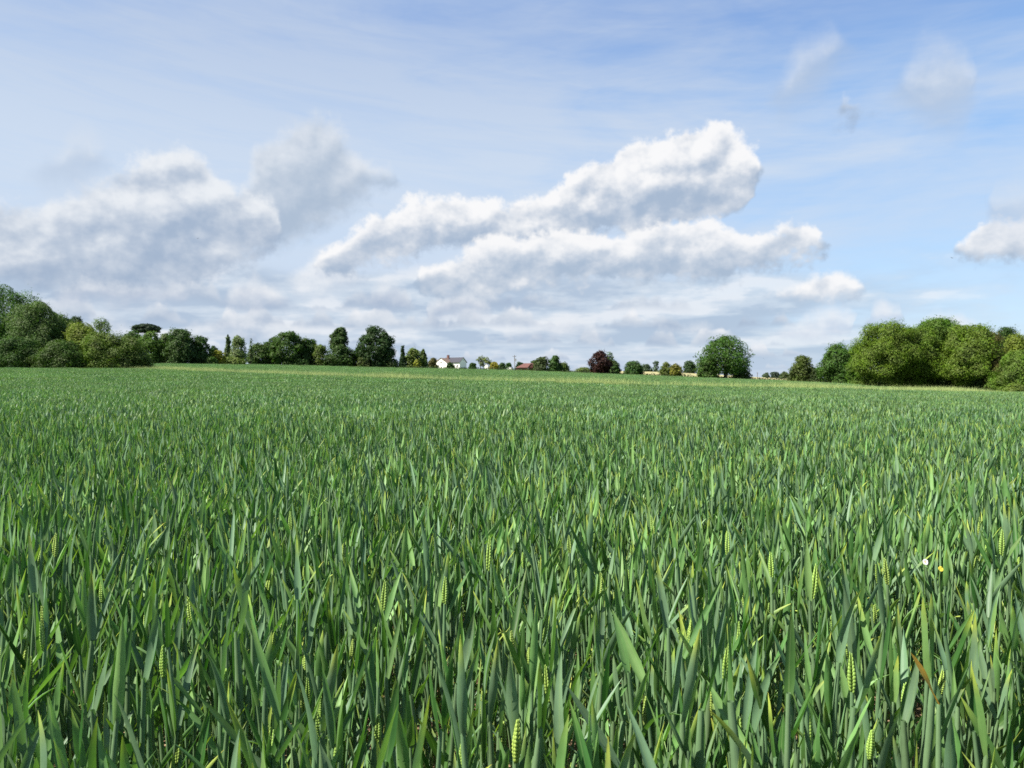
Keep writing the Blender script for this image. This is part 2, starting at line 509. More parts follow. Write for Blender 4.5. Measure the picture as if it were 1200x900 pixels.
def ground_z(x, y):
    x = np.asarray(x, float); y = np.asarray(y, float)
    yc = np.clip(y, 0, None)
    u = np.clip(x / np.maximum(yc, 8.0), -1.6, 1.6)
    ys = np.where(yc < 330, yc, 330 + 90 * (1 - np.exp(-(yc - 330) / 90)))
    g = ys * ys / (ys + 60.0)
    z = np.interp(u, _ug, _cg) * g
    z = z + 2.6 * np.exp(-((x - 85) / 75) ** 2 - ((y - 440) / 75) ** 2)     # swell of the pale field beyond the hedge
    z = z + 0.02 * np.sin(x * 0.9 + 1.3) * np.sin(y * 0.7) * np.clip(yc / 10, 0, 1)
    return z

def gz(x, y):
    return float(ground_z(x, y))

def pos(px, d):
    x = (px - 600) / F * d
    return x, d, gz(x, d)

def world_z(py, d):
    return CAM_H + (450 - py) / F * d

# where the crop ends, by direction
E_U = np.array([-1.4, -.9, -.662, -.475, -.462, -.33, -.18, 0, .28, .36, .385, .443, .458, .607, .662, .9, 1.4])
E_D = np.array([95, 105, 112, 119, 231, 284, 295, 297, 285, 286, 226, 212, 126, 116, 92, 80, 75.])
def crop_edge(u):
    return np.interp(u, E_U, E_D)

ys = np.concatenate([np.linspace(-12, 12, 25), np.geomspace(13, 330, 90), np.geomspace(345, 9000, 40)])
us = np.linspace(-1.5, 1.5, 121)
YY, UU = np.meshgrid(ys, us, indexing='ij')
XX = UU * np.maximum(np.abs(YY), 12.0)
ZZ = ground_z(XX, YY)
nv = YY.shape
idx = np.arange(YY.size).reshape(nv)
Q = np.stack([idx[:-1, :-1], idx[:-1, 1:], idx[1:, 1:], idx[1:, :-1]], -1).reshape(-1, 4)

def ground_material():
    m, N = new_mat("field_soil")
    geo = N.n('ShaderNodeNewGeometry')
    p = geo.outputs['Position']
    sp = N.n('ShaderNodeSeparateXYZ'); N.t.links.new(p, sp.inputs[0])
    clod = N.noise(p, 22.0, 6.0, 0.65)
    big = N.noise(p, 0.03, 4.0, 0.6)
    soil = N.mix(N.sstep(clod, 0.3, 0.72), (0.10, 0.066, 0.040), (0.30, 0.215, 0.135))
    vor = N.n('ShaderNodeTexVoronoi'); N.put(vor.inputs['Scale'], 34.0); N.put(vor.inputs['Vector'], p)
    soil = N.mix(N.sstep(vor.outputs['Distance'], 0.16, 0.08), soil, (0.48, 0.36, 0.22))
    grass = N.mix(N.sstep(N.noise(p, 0.4, 5.0, 0.6), 0.3, 0.7), (0.050, 0.092, 0.030), (0.105, 0.155, 0.048))
    grass = N.mix(N.sstep(big, 0.45, 0.62), grass, (0.13, 0.17, 0.05))
    far = N.sstep(sp.outputs[1], 14.0, 40.0)
    col = N.mix(far, soil, grass)
    bump = N.n('ShaderNodeBump'); N.put(bump.inputs['Strength'], 0.8); N.put(bump.inputs['Distance'], 0.03)
    N.put(bump.inputs['Height'], clod)
    return finish(m, N, principled(N, col, 0.95, 0.1, bump.outputs[0]))

ground = link('ground', mesh_np('ground', np.stack([XX, YY, ZZ], -1).reshape(-1, 3), Q, smooth=True), ground_material())
tag(ground, kind='structure')

# the pale ripening field that shows over the hedge
fy = np.linspace(325, 520, 30); fx = np.linspace(46, 150, 30)
FY, FX = np.meshgrid(fy, fx, indexing='ij')
FX = FX * (FY / 400.0)
FZ = ground_z(FX, FY) + 0.25
fi = np.arange(900).reshape(30, 30)
FQ = np.stack([fi[:-1, :-1], fi[:-1, 1:], fi[1:, 1:], fi[1:, :-1]], -1).reshape(-1, 4)
M_PALE = plain("ripe_barley", (0.27, 0.245, 0.125), 0.9, 0.1, 0.25, 0.4)
tag(link('pale_field', mesh_np('pale_field', np.stack([FX, FY, FZ], -1).reshape(-1, 3), FQ, smooth=True), M_PALE), kind='structure')

# ------------------------------------------------------------------ wheat
def blades(base, phi, a0, k, length, width, roll, yellow, bright, nseg=7, across=2, fold=0.22, yel_from=0.0, isstem=0.0):
    """N grass blades at once -> V, Q, uv, tint. a0 = angle from vertical at the base, k = bend along the blade."""
    n = len(phi)
    s = np.linspace(0, 1, nseg + 1)
    th = a0[:, None] + k[:, None] * s[None, :] ** 1.4
    d = np.stack([np.sin(th) * np.cos(phi)[:, None], np.sin(th) * np.sin(phi)[:, None], np.cos(th)], -1)
    step = (length / nseg)[:, None, None] * (d[:, :-1] + d[:, 1:]) * 0.5
    c = base[:, None, :] + np.concatenate([np.zeros((n, 1, 3)), np.cumsum(step, 1)], 1)
    side = np.stack([-np.sin(phi), np.cos(phi), np.zeros(n)], -1)[:, None, :] * np.ones((1, nseg + 1, 1))
    nor = np.cross(side, d)
    r = roll[:, None, None] * (0.35 + 0.95 * s[None, :, None]) + 0.22 * np.sin(6.5 * s[None, :, None] + 3 * phi[:, None, None])
    sd = side * np.cos(r) + nor * np.sin(r)
    nr = np.cross(sd, d)
    prof = np.minimum(1.0, 0.50 + 1.7 * s) * (1 - s ** 2.6) ** 0.85
    prof[-1] = 0.03
    w = width[:, None] * prof[None, :] * 0.5
    L = c - sd * w[..., None]; Rr = c + sd * w[..., None]
    if across == 2:
        mid = c + nr * (w * fold * 2)[..., None]
        rows = np.stack([L, mid, Rr], 2); uvx = np.array([0, 0.5, 1.0])
    else:
        rows = np.stack([L, Rr], 2); uvx = np.array([0, 1.0])
    m = rows.shape[2]
    V = rows.reshape(-1, 3)
    ids = np.arange(n * (nseg + 1) * m).reshape(n, nseg + 1, m)
    Q = np.stack([ids[:, :-1, :-1], ids[:, :-1, 1:], ids[:, 1:, 1:], ids[:, 1:, :-1]], -1).reshape(-1, 4)
    uv = np.stack([np.broadcast_to(uvx, (n, nseg + 1, m)), np.broadcast_to((s * 4)[None, :, None], (n, nseg + 1, m))], -1).reshape(-1, 2)
    yl = np.broadcast_to(yellow[:, None, None], (n, nseg + 1, m)) * np.clip((s - yel_from) / max(1e-3, 1 - yel_from), 0, 1)[None, :, None] ** 1.2 + 0.10 * (1 - s[None, :, None]) ** 4
    # narrow pale midrib and edges
    t = np.zeros((n, nseg + 1, m, 4)); t[..., 0] = np.clip(yl, 0, 1); t[..., 1] = bright[:, None, None]; t[..., 2] = isstem; t[..., 3] = np.modf(np.abs(roll) * 37.7 + phi * 11.3)[0][:, None, None] % 1.0
    return V, Q, uv, t.reshape(-1, 4)

def stems(base, top, r0, r1, yellow, bright, nring=4, sides=5, boot=None):
    """N tapered stems; boot swells the upper part."""
    n = len(base)
    s = np.linspace(0, 1, nring + 1)
    c = base[:, None] + (top - base)[:, None] * s[None, :, None]
    r = r0[:, None] + (r1 - r0)[:, None] * s[None]
    if boot is not None:
        r = r + boot[:, None] * np.exp(-((s - 0.86) / 0.13) ** 2)[None]
    a = np.linspace(0, 2 * np.pi, sides, endpoint=False)
    ring = np.stack([np.cos(a), np.sin(a), np.zeros(sides)], -1)
    V = (c[:, :, None, :] + ring[None, None] * r[:, :, None, None]).reshape(-1, 3)
    ids = np.arange(n * (nring + 1) * sides).reshape(n, nring + 1, sides)
    nx = np.roll(ids, -1, axis=2)
    Q = np.stack([ids[:, :-1], nx[:, :-1], nx[:, 1:], ids[:, 1:]], -1).reshape(-1, 4)
    uv = np.stack([np.broadcast_to(a / 6.28, (n, nring + 1, sides)), np.broadcast_to((s * 6)[None, :, None], (n, nring + 1, sides))], -1).reshape(-1, 2)
    t = np.zeros((n, nring + 1, sides, 4)); t[..., 0] = yellow[:, None, None] + 0.42 * (1 - s[None, :, None]) ** 2; t[..., 1] = bright[:, None, None]; t[..., 2] = 1; t[..., 3] = 1
    return V, Q, uv, t.reshape(-1, 4)

def ear_mesh(foot, up, length, width, yellow, rg):
    """A young ear: two ranks of overlapping spikelets on a thin axis, tapering to the tip."""
    Vs, Qs = [], []
    up = Vector(up).normalized()
    a = up.cross(Vector((0.2, 1, 0.1))).normalized(); b = up.cross(a)
    nrow = 11
    q = [(0, 3, 2, 1), (4, 5, 6, 7), (0, 1, 5, 4), (1, 2, 6, 5), (2, 3, 7, 6), (3, 0, 4, 7)]
    k = 0
    for i in range(nrow):
        f = i / (nrow - 1)
        w = width * (0.72 + 0.5 * math.sin(min(1, f * 1.5) * 2.2)) * (1 - 0.62 * f ** 2.5) * 0.5
        for sgn in (-1, 1):
            for off in (-0.42, 0.42):
                z0 = length * (i + (0.5 if sgn > 0 else 0)) / nrow
                c0 = Vector(foot) + up * z0 + a * sgn * w * 0.30 + b * off * w
                c1 = c0 + up * length * 0.165 + a * sgn * w * 0.50 + b * off * w * 0.3
                cm = (c0 + c1) * 0.5 + a * sgn * w * 0.16
                r0, r1 = w * 0.55, w * 0.20
                pts = [cm + a * x * r0 + b * y * r0 for x, y in ((-1, -1), (1, -1), (1, 1), (-1, 1))]
                lo = [c0 + a * x * r1 + b * y * r1 for x, y in ((-1, -1), (1, -1), (1, 1), (-1, 1))]
                hi = [c1 + a * x * r1 + b * y * r1 for x, y in ((-1, -1), (1, -1), (1, 1), (-1, 1))]
                Vs += [tuple(p) for p in lo + pts + hi]
                for g in ((0, 3, 2, 1), (0, 1, 5, 4), (1, 2, 6, 5), (2, 3, 7, 6), (3, 0, 4, 7), (4, 5, 9, 8), (5, 6, 10, 9), (6, 7, 11, 10), (7, 4, 8, 11), (8, 9, 10, 11)):
                    Qs.append([k + j for j in g])
                k += 12
    V = np.array(Vs); Q = np.array(Qs)
    uv = V[:, [0, 2]] * 40
    t = np.ones((len(V), 4)); t[:, 0] = np.minimum(yellow + 0.06, 0.56) + rg.uniform(-.06, .04, len(V)); t[:, 1] = rg.uniform(0.5, 1, len(V)); t[:, 2] = 0.4
    return V, Q, uv, t

def merge(parts):
    Vs, Qs, us_, ts, k = [], [], [], [], 0
    for V, Q, u, t in parts:
        Vs.append(V); Qs.append(Q + k); us_.append(u); ts.append(t); k += len(V)
    return np.concatenate(Vs), np.concatenate(Qs), np.concatenate(us_), np.concatenate(ts)

def shoots(xy, rg, detail):
    """A set of wheat shoots growing at xy (N,2). detail 2 = close, 1 = mid, 0 = far."""
    n = len(xy)
    H = rg.normal(0.535, 0.035, n).clip(0.42, 0.62)
    lean = rg.normal(0, 0.022, (n, 2))
    base = np.concatenate([xy, np.zeros((n, 1))], 1)
    top = np.concatenate([xy + lean, H[:, None]], 1)
    one = np.ones(n)
    bright = rg.uniform(0.15, 0.9, n) if detail == 2 else rg.uniform(0.26, 0.80, n) if detail else rg.uniform(0.42, 0.72, n)
    bv = 0.22 if detail else 0.09
    yel = rg.uniform(0, 0.10, n)
    P = []
    if detail >= 1:
        P.append(stems(base, top, 0.0019 * one, 0.0022 * one, yel, (bright + 0.2).clip(0, 1), 8 if detail == 2 else 3, 7 if detail == 2 else 3,
                       rg.uniform(0.0008, 0.0032, n) if detail == 2 else None))
    phi0 = rg.uniform(0, 2 * np.pi, n)
    wk = {2: 0.90, 1: 1.12, 0: 2.2}[detail]
    seg = {2: 9, 1: 4, 0: 3}[detail]
    ac = 2 if detail == 2 else 1
    # leaf storeys: fraction of stem height, length, width, start angle, bend
    st = [(0.98, (0.070, 0.140), (0.0120, 0.0180), (0.03, 0.58), (-0.2, 0.70)),
          (0.78, (0.10, 0.17), (0.0110, 0.0160), (0.06, 0.58), (-0.1, 0.95)),
          (0.48, (0.17, 0.26), (0.0090, 0.0125), (0.20, 0.60), (0.1, 1.5)),
          (0.28, (0.14, 0.22), (0.0070, 0.0100), (0.40, 0.90), (0.4, 1.8))]
    if detail == 0:
        st = st[:2]
    elif detail == 1:
        st = st[:3]
    for i, (f, ln, wd, an, bd) in enumerate(st):
        phi = phi0 + i * np.pi + rg.normal(0, 0.45, n)
        b = base + (top - base) * f
        tip_yellow = np.where(rg.random(n) < (0.24 if i == 0 else 0.28), rg.uniform(0.3, 0.8, n), rg.uniform(0, 0.22, n)) + (0.15 * (i >= 2) + 0.3 * (i >= 3)) * rg.random(n)
        P.append(blades(b, phi, rg.uniform(*an, n), rg.uniform(*bd, n) * (rg.random(n) ** 1.3) + 1.3 * (rg.random(n) < 0.04), rg.uniform(*ln, n), rg.uniform(*wd, n) * wk,
                        rg.normal(0, 0.75, n), tip_yellow.clip(0, 1), (bright + rg.normal(0, bv, n) - 0.07 * i).clip(0, 1), seg, ac, rg.uniform(0.15, 0.5), 0.55))
    return merge(P), H, top

def shoot_variant(rg, with_ear):
    (V, Q, u, t), H, top = shoots(np.zeros((1, 2)), rg, 2)
    if with_ear:
        tp = top[0] - np.array([0.003, 0, rg.uniform(0.03, 0.06)])
        e = ear_mesh(tp, (rg.normal(0, .08), rg.normal(0, .08), 1), rg.uniform(0.038, 0.055), rg.uniform(0.006, 0.0078), rg.uniform(0.42, 0.58), rg)
        V, Q, u, t = merge([(V, Q, u, t), e])
    return V, Q, u, t

protos = bpy.data.collections.new("wheat_kit")      # never linked to the scene: only feeds the crop's instancing
def proto(i, data, smooth=True):
    V, Q, u, t = data
    me = mesh_np("wheat", V, Q, u, t, smooth=smooth)
    me.materials.append(M_WHEAT)
    o = bpy.data.objects.new("wheat_%03d" % i, me)
    protos.objects.link(o)

NV = 48
for i in range(NV):
    proto(i, shoot_variant(np.random.default_rng(100 + i), i % 6 == 0))
def patch(i, size, dens, detail, seed):
    rg = np.random.default_rng(seed)
    n = int(size * size * dens)
    xy = rg.uniform(-size / 2, size / 2, (n, 2))
    data, _, _ = shoots(xy, rg, detail)
    proto(i, data)
N_MID, N_FAR, N_XFAR = 6, 6, 5
for i in range(N_MID): patch(NV + i, 1.0, 420, 1, 500 + i)
for i in range(N_FAR): patch(NV + N_MID + i, 3.0, 230, 0, 600 + i)
for i in range(N_XFAR): patch(NV + N_MID + N_FAR + i, 6.0, 90, 0, 700 + i)

pts, var, rot, scl = [], [], [], []
def in_view(x, y, pad=0.0):
    return np.abs(x) < 0.72 * y + pad
NEAR_END = 9.0
# close shoots, in drill rows 0.12 m apart that run away from the camera
rows = np.arange(-12, 11, 0.12)
for rx in rows:
    n = int((NEAR_END + 0.8) / 0.0180)
    y = np.linspace(-0.8, NEAR_END, n) + rng.normal(0, 0.012, n)
    x = rx + 0.10 * y + rng.normal(0, 0.020, n)
    ok = in_view(x, np.maximum(y, 0), 4.0) & (np.hypot(x, y) > 0.58) & (y < NEAR_END)
    x, y = x[ok], y[ok]; n = len(x)
    if not n: continue
    pts.append(np.stack([x, y, ground_z(x, y) - 0.004], -1)); var.append(rng.integers(0, NV, n))
    rot.append(np.stack([rng.normal(0, .055, n), rng.normal(0, .055, n), rng.uniform(0, 6.283, n)], -1))
    s = rng.normal(1.0, 0.055, n) * (1 + 0.04 * np.sin(x * 2.1 + 1) * np.sin(y * 1.7))
    scl.append(np.stack([s * rng.uniform(.9, 1.15, n)] * 2 + [s], -1))
def grid(size, y0, y1, first, count):
    ny = int(math.ceil((y1 - y0) / size))
    P = []
    for j in range(ny):
        y = y0 + (j + 0.5) * size
        hw = 0.74 * (y + size) + 4
        nx = int(math.ceil(hw / size))
        x = (np.arange(-nx, nx) + 0.5) * size
        P.append(np.stack([x, np.full_like(x, y)], -1))
    P = np.concatenate(P)
    u = P[:, 0] / P[:, 1]
    ok = P[:, 1] + size * 0.3 < crop_edge(u)
    P = P[ok]; n = len(P)
    pts.append(np.stack([P[:, 0], P[:, 1], ground_z(P[:, 0], P[:, 1]) - 0.01], -1))
    var.append(first + rng.integers(0, count, n))
    ex = 1e-1
    gx = (ground_z(P[:, 0] + ex, P[:, 1]) - ground_z(P[:, 0] - ex, P[:, 1])) / (2 * ex)
    gy = (ground_z(P[:, 0], P[:, 1] + ex) - ground_z(P[:, 0], P[:, 1] - ex)) / (2 * ex)
    q = rng.integers(0, 4, n) * (math.pi / 2)
    # tilt with the slope, after a quarter-turn about Z
    r = np.stack([gy * np.cos(q) + (-gx) * (-np.sin(q)) * -1, -(gx * np.cos(q) - gy * np.sin(q)) * 1.0, q], -1) * np.array([0.0, 0.0, 1.0])
    rot.append(r)
    s = rng.normal(1.0, 0.02, n)
    scl.append(np.stack([np.full(n, 1.03), np.full(n, 1.03), s], -1))
grid(1.0, NEAR_END, 42.0, NV, N_MID)
grid(3.0, 42.0, 132.0, NV + N_MID, N_FAR)
grid(6.0, 132.0, 306.0, NV + N_MID + N_FAR, N_XFAR)

# plants that stand out from the mass: those already in ear, one with a withered leaf, and two weeds (positions on the ground)
def spot(px, py, h):
    d = (CAM_H - h) * F / (py - 450)
    return (px - 600) / F * d, d
EARS = [   # photo column and row of the ear, height of the ear's middle, ear length, yellowness, lean, label
    (566, 652, .635, .080, .50, .05, 'wheat plant with the longest yellow-green ear, in line below the telegraph pole'),
    (776, 620, .630, .060, .42, -.10, 'wheat plant with a slim ear, below the wide bush right of the purple beech'),
    (691, 688, .620, .052, .46, .08, 'wheat plant with a short ear, in the front below the purple beech'),
    (672, 640, .620, .046, .34, -.04, 'wheat plant with a small ear, below the gap between round oak and purple beech'),
    (517, 694, .615, .055, .44, .03, 'wheat plant in ear in the front, in line below the white house'),
    (154, 566, .640, .066, .40, .10, 'wheat plant in ear farther back, below the right end of the left wood'),
    (271, 580, .640, .070, .52, -.06, 'wheat plant in ear farther back, below the pale grey-green upright tree'),
    (850, 640, .630, .062, .38, .02, 'wheat plant in ear straight below the big solitary oak'),
    (908, 664, .630, .056, .56, -.03, 'wheat plant in ear, in line below the right edge of the big solitary oak'),
    (936, 684, .620, .072, .50, .12, 'wheat plant with a leaning ear, below the brownish round tree'),
    (1050, 672, .620, .058, .36, -.08, 'wheat plant in ear below the first big tree of the right wood'),
    (1168, 638, .630, .066, .54, .05, 'wheat plant in ear below the brownish tree of the right wood'),
    (1002, 790, .600, .060, .46, -.02, 'wheat plant in ear in the front, below the domed tree left of the right wood'),
    (441, 700, .610, .060, .40, .06, 'wheat plant in ear in the front, below the darkest oak of the row'),
    (346, 612, .630, .054, .44, -.05, 'wheat plant in ear below the large round green oak of the row'),
    (60, 640, .620, .060, .38, .04, 'wheat plant in ear in front of the grey-green willow at the left'),
]
WITHERED = (1096, 792, .66)
FLOWERS = [(1083, 660, .605), (1101, 668, .60)]
_P = np.concatenate(pts)
_keep = np.ones(len(_P), bool)
for px, py, h in [e[:3] for e in EARS] + [WITHERED] + FLOWERS:
    sx, sy = spot(px, py, h)
    q = math.hypot(sx, sy); ax, ay = sx / q, sy / q
    along = (_P[:, 0] - sx) * ax + (_P[:, 1] - sy) * ay
    across = np.abs(-(_P[:, 0] - sx) * ay + (_P[:, 1] - sy) * ax)
    wide = (px, py, h) not in [e[:3] for e in EARS]
    _keep &= ~((along > (-0.5 if wide else -0.34)) & (along < 0.02) & (across < (0.045 if wide else 0.030)) & (_P[:, 1] < NEAR_END))
var = [np.concatenate(var)[_keep]]; rot = [np.concatenate(rot)[_keep]]; scl = [np.concatenate(scl)[_keep]]; pts = [_P[_keep]]

def instanced(name, pts, var, rot, scl, coll):
    me = bpy.data.meshes.new(name)
    me.vertices.add(len(pts)); me.vertices.foreach_set('co', np.asarray(pts, np.float32).ravel())
    a = me.attributes.new('variant', 'INT', 'POINT'); a.data.foreach_set('value', np.asarray(var, np.int32))
    a = me.attributes.new('turn', 'FLOAT_VECTOR', 'POINT'); a.data.foreach_set('vector', np.asarray(rot, np.float32).ravel())
    a = me.attributes.new('size', 'FLOAT_VECTOR', 'POINT'); a.data.foreach_set('vector', np.asarray(scl, np.float32).ravel())
    me.update()
    o = bpy.data.objects.new(name, me); COL.objects.link(o)
    g = bpy.data.node_groups.new(name + "_growth", 'GeometryNodeTree')
    g.interface.new_socket('Geometry', in_out='INPUT', socket_type='NodeSocketGeometry')
    g.interface.new_socket('Geometry', in_out='OUTPUT', socket_type='NodeSocketGeometry')
    gi = g.nodes.new('NodeGroupInput'); go = g.nodes.new('NodeGroupOutput')
    ci = g.nodes.new('GeometryNodeCollectionInfo'); ci.inputs['Collection'].default_value = coll
    ci.inputs['Separate Children'].default_value = True; ci.inputs['Reset Children'].default_value = True
    ip = g.nodes.new('GeometryNodeInstanceOnPoints'); ip.inputs['Pick Instance'].default_value = True
    def attr(nm, dt):
        nd = g.nodes.new('GeometryNodeInputNamedAttribute'); nd.data_type = dt; nd.inputs['Name'].default_value = nm
        return [s for s in nd.outputs if s.enabled and s.name == 'Attribute'][0]
    L = g.links.new
    L(gi.outputs[0], ip.inputs['Points']); L(ci.outputs[0], ip.inputs['Instance'])
    L(attr('variant', 'INT'), ip.inputs['Instance Index'])
    er = g.nodes.new('FunctionNodeEulerToRotation'); L(attr('turn', 'FLOAT_VECTOR'), er.inputs[0]); L(er.outputs[0], ip.inputs['Rotation'])
    L(attr('size', 'FLOAT_VECTOR'), ip.inputs['Scale'])
    L(ip.outputs[0], go.inputs[0])
    md = o.modifiers.new('growth', 'NODES'); md.node_group = g
    return o

crop = instanced('wheat_crop', np.concatenate(pts), np.concatenate(var), np.concatenate(rot), np.concatenate(scl), protos)
tag(crop, 'dense blue-green wheat crop with upright leaves filling the whole field', 'wheat', kind='stuff')

# ------------------------------------------------------------------ pale grass strip that crosses the crop, and rough margins
def grass_ribbon(name, path, width, dens, hgt, colr, label, seed, bw=0.012):
    rg = np.random.default_rng(seed)
    V, Q, U, T = [], [], [], []
    parts = []
    for (x0, y0), (x1, y1) in zip(path, path[1:]):
        L = math.hypot(x1 - x0, y1 - y0)
        n = int(L * width * dens)
        s = rg.random(n)
        off = rg.normal(0, width * 0.30, n)
        nx, ny = -(y1 - y0) / L, (x1 - x0) / L
        x = x0 + (x1 - x0) * s + nx * off; y = y0 + (y1 - y0) * s + ny * off
        # uneven: thicker and thinner stretches
        w = 0.5 + 0.5 * np.sin(x * 0.55 + 1.7 * np.sin(y * 0.21)) * np.sin(x * 0.17 + y * 0.23 + 0.6)
        ok = rg.random(n) < 0.25 + 0.75 * w
        x, y = x[ok], y[ok]; n = len(x)
        h = hgt * rg.normal(1, 0.14, n).clip(0.6, 1.5) * (0.86 + 0.2 * w[ok])
        base = np.stack([x, y, ground_z(x, y)], -1)
        parts.append(blades(base, rg.uniform(0, 6.28, n), rg.uniform(0.0, 0.22, n), rg.uniform(0, 0.7, n), h, bw * rg.uniform(0.7, 1.6, n), rg.normal(0, 0.8, n),
                            rg.uniform(0, 1, n), rg.random(n), 4, 1))
    V, Q, U, T = merge(parts)
    m, N = new_mat(name + "_blades")
    at = N.n('ShaderNodeVertexColor', layer_name='tint')
    s = N.n('ShaderNodeSeparateColor'); N.t.links.new(at.outputs[0], s.inputs[0])
    c = N.mix(s.outputs[1], tuple(k * 0.75 for k in colr), tuple(k * 1.25 for k in colr))
    c = N.mix(N.mul(s.outputs[0], 0.6), c, (colr[0] * 1.3, colr[1] * 1.22, colr[2] * 1.4))
    surf = principled(N, c, 0.6, 0.2)
    finish(m, N, with_translucent(N, surf, c, 0.3))
    o = link(name, mesh_np(name, V, Q, U, T), m)
    return tag(o, label, 'grass', kind='stuff')

grass_ribbon('strip_grass', [(-62, 128), (-45, 106), (-29, 88), (-10.8, 70), (0, 57), (9, 54.5), (17, 55), (26, 59), (40, 70), (52, 92)], 5.0, 150, 0.92,
             (0.30, 0.37, 0.13), 'pale yellow-green wild grass growing in a strip across the crop', 21)
grass_ribbon('margin_grass', [(44, 132), (58, 116), (66, 103), (72, 90), (80, 78)], 3.0, 120, 0.72,
             (0.135, 0.185, 0.045), 'rough green grass along the foot of the right hand wood', 22)
grass_ribbon('margin_grass', [(-110, 232), (-75, 236), (-40, 268), (0, 296), (60, 294), (100, 272)], 2.6, 60, 0.85,
             (0.085, 0.13, 0.035), 'dark rough grass along the far edge of the crop', 23, 0.03)

# ------------------------------------------------------------------ trees
def leaf_quads(C, nrm, size, rg):
    """Diamond leaves at C facing roughly nrm."""
    n = len(C)
    t = rg.normal(size=(n, 3))
    a = np.cross(nrm, t); a /= np.linalg.norm(a, axis=1, keepdims=True) + 1e-9
    b = np.cross(nrm, a)
    s = size[:, None]
    fold = nrm * s * 0.18
    V = np.stack([C - a * s * 0.62, C - b * s * 0.36 + fold, C + a * s * 0.62, C + b * s * 0.36 + fold], 1).reshape(-1, 3)
    return V, np.arange(n * 4).reshape(n, 4)

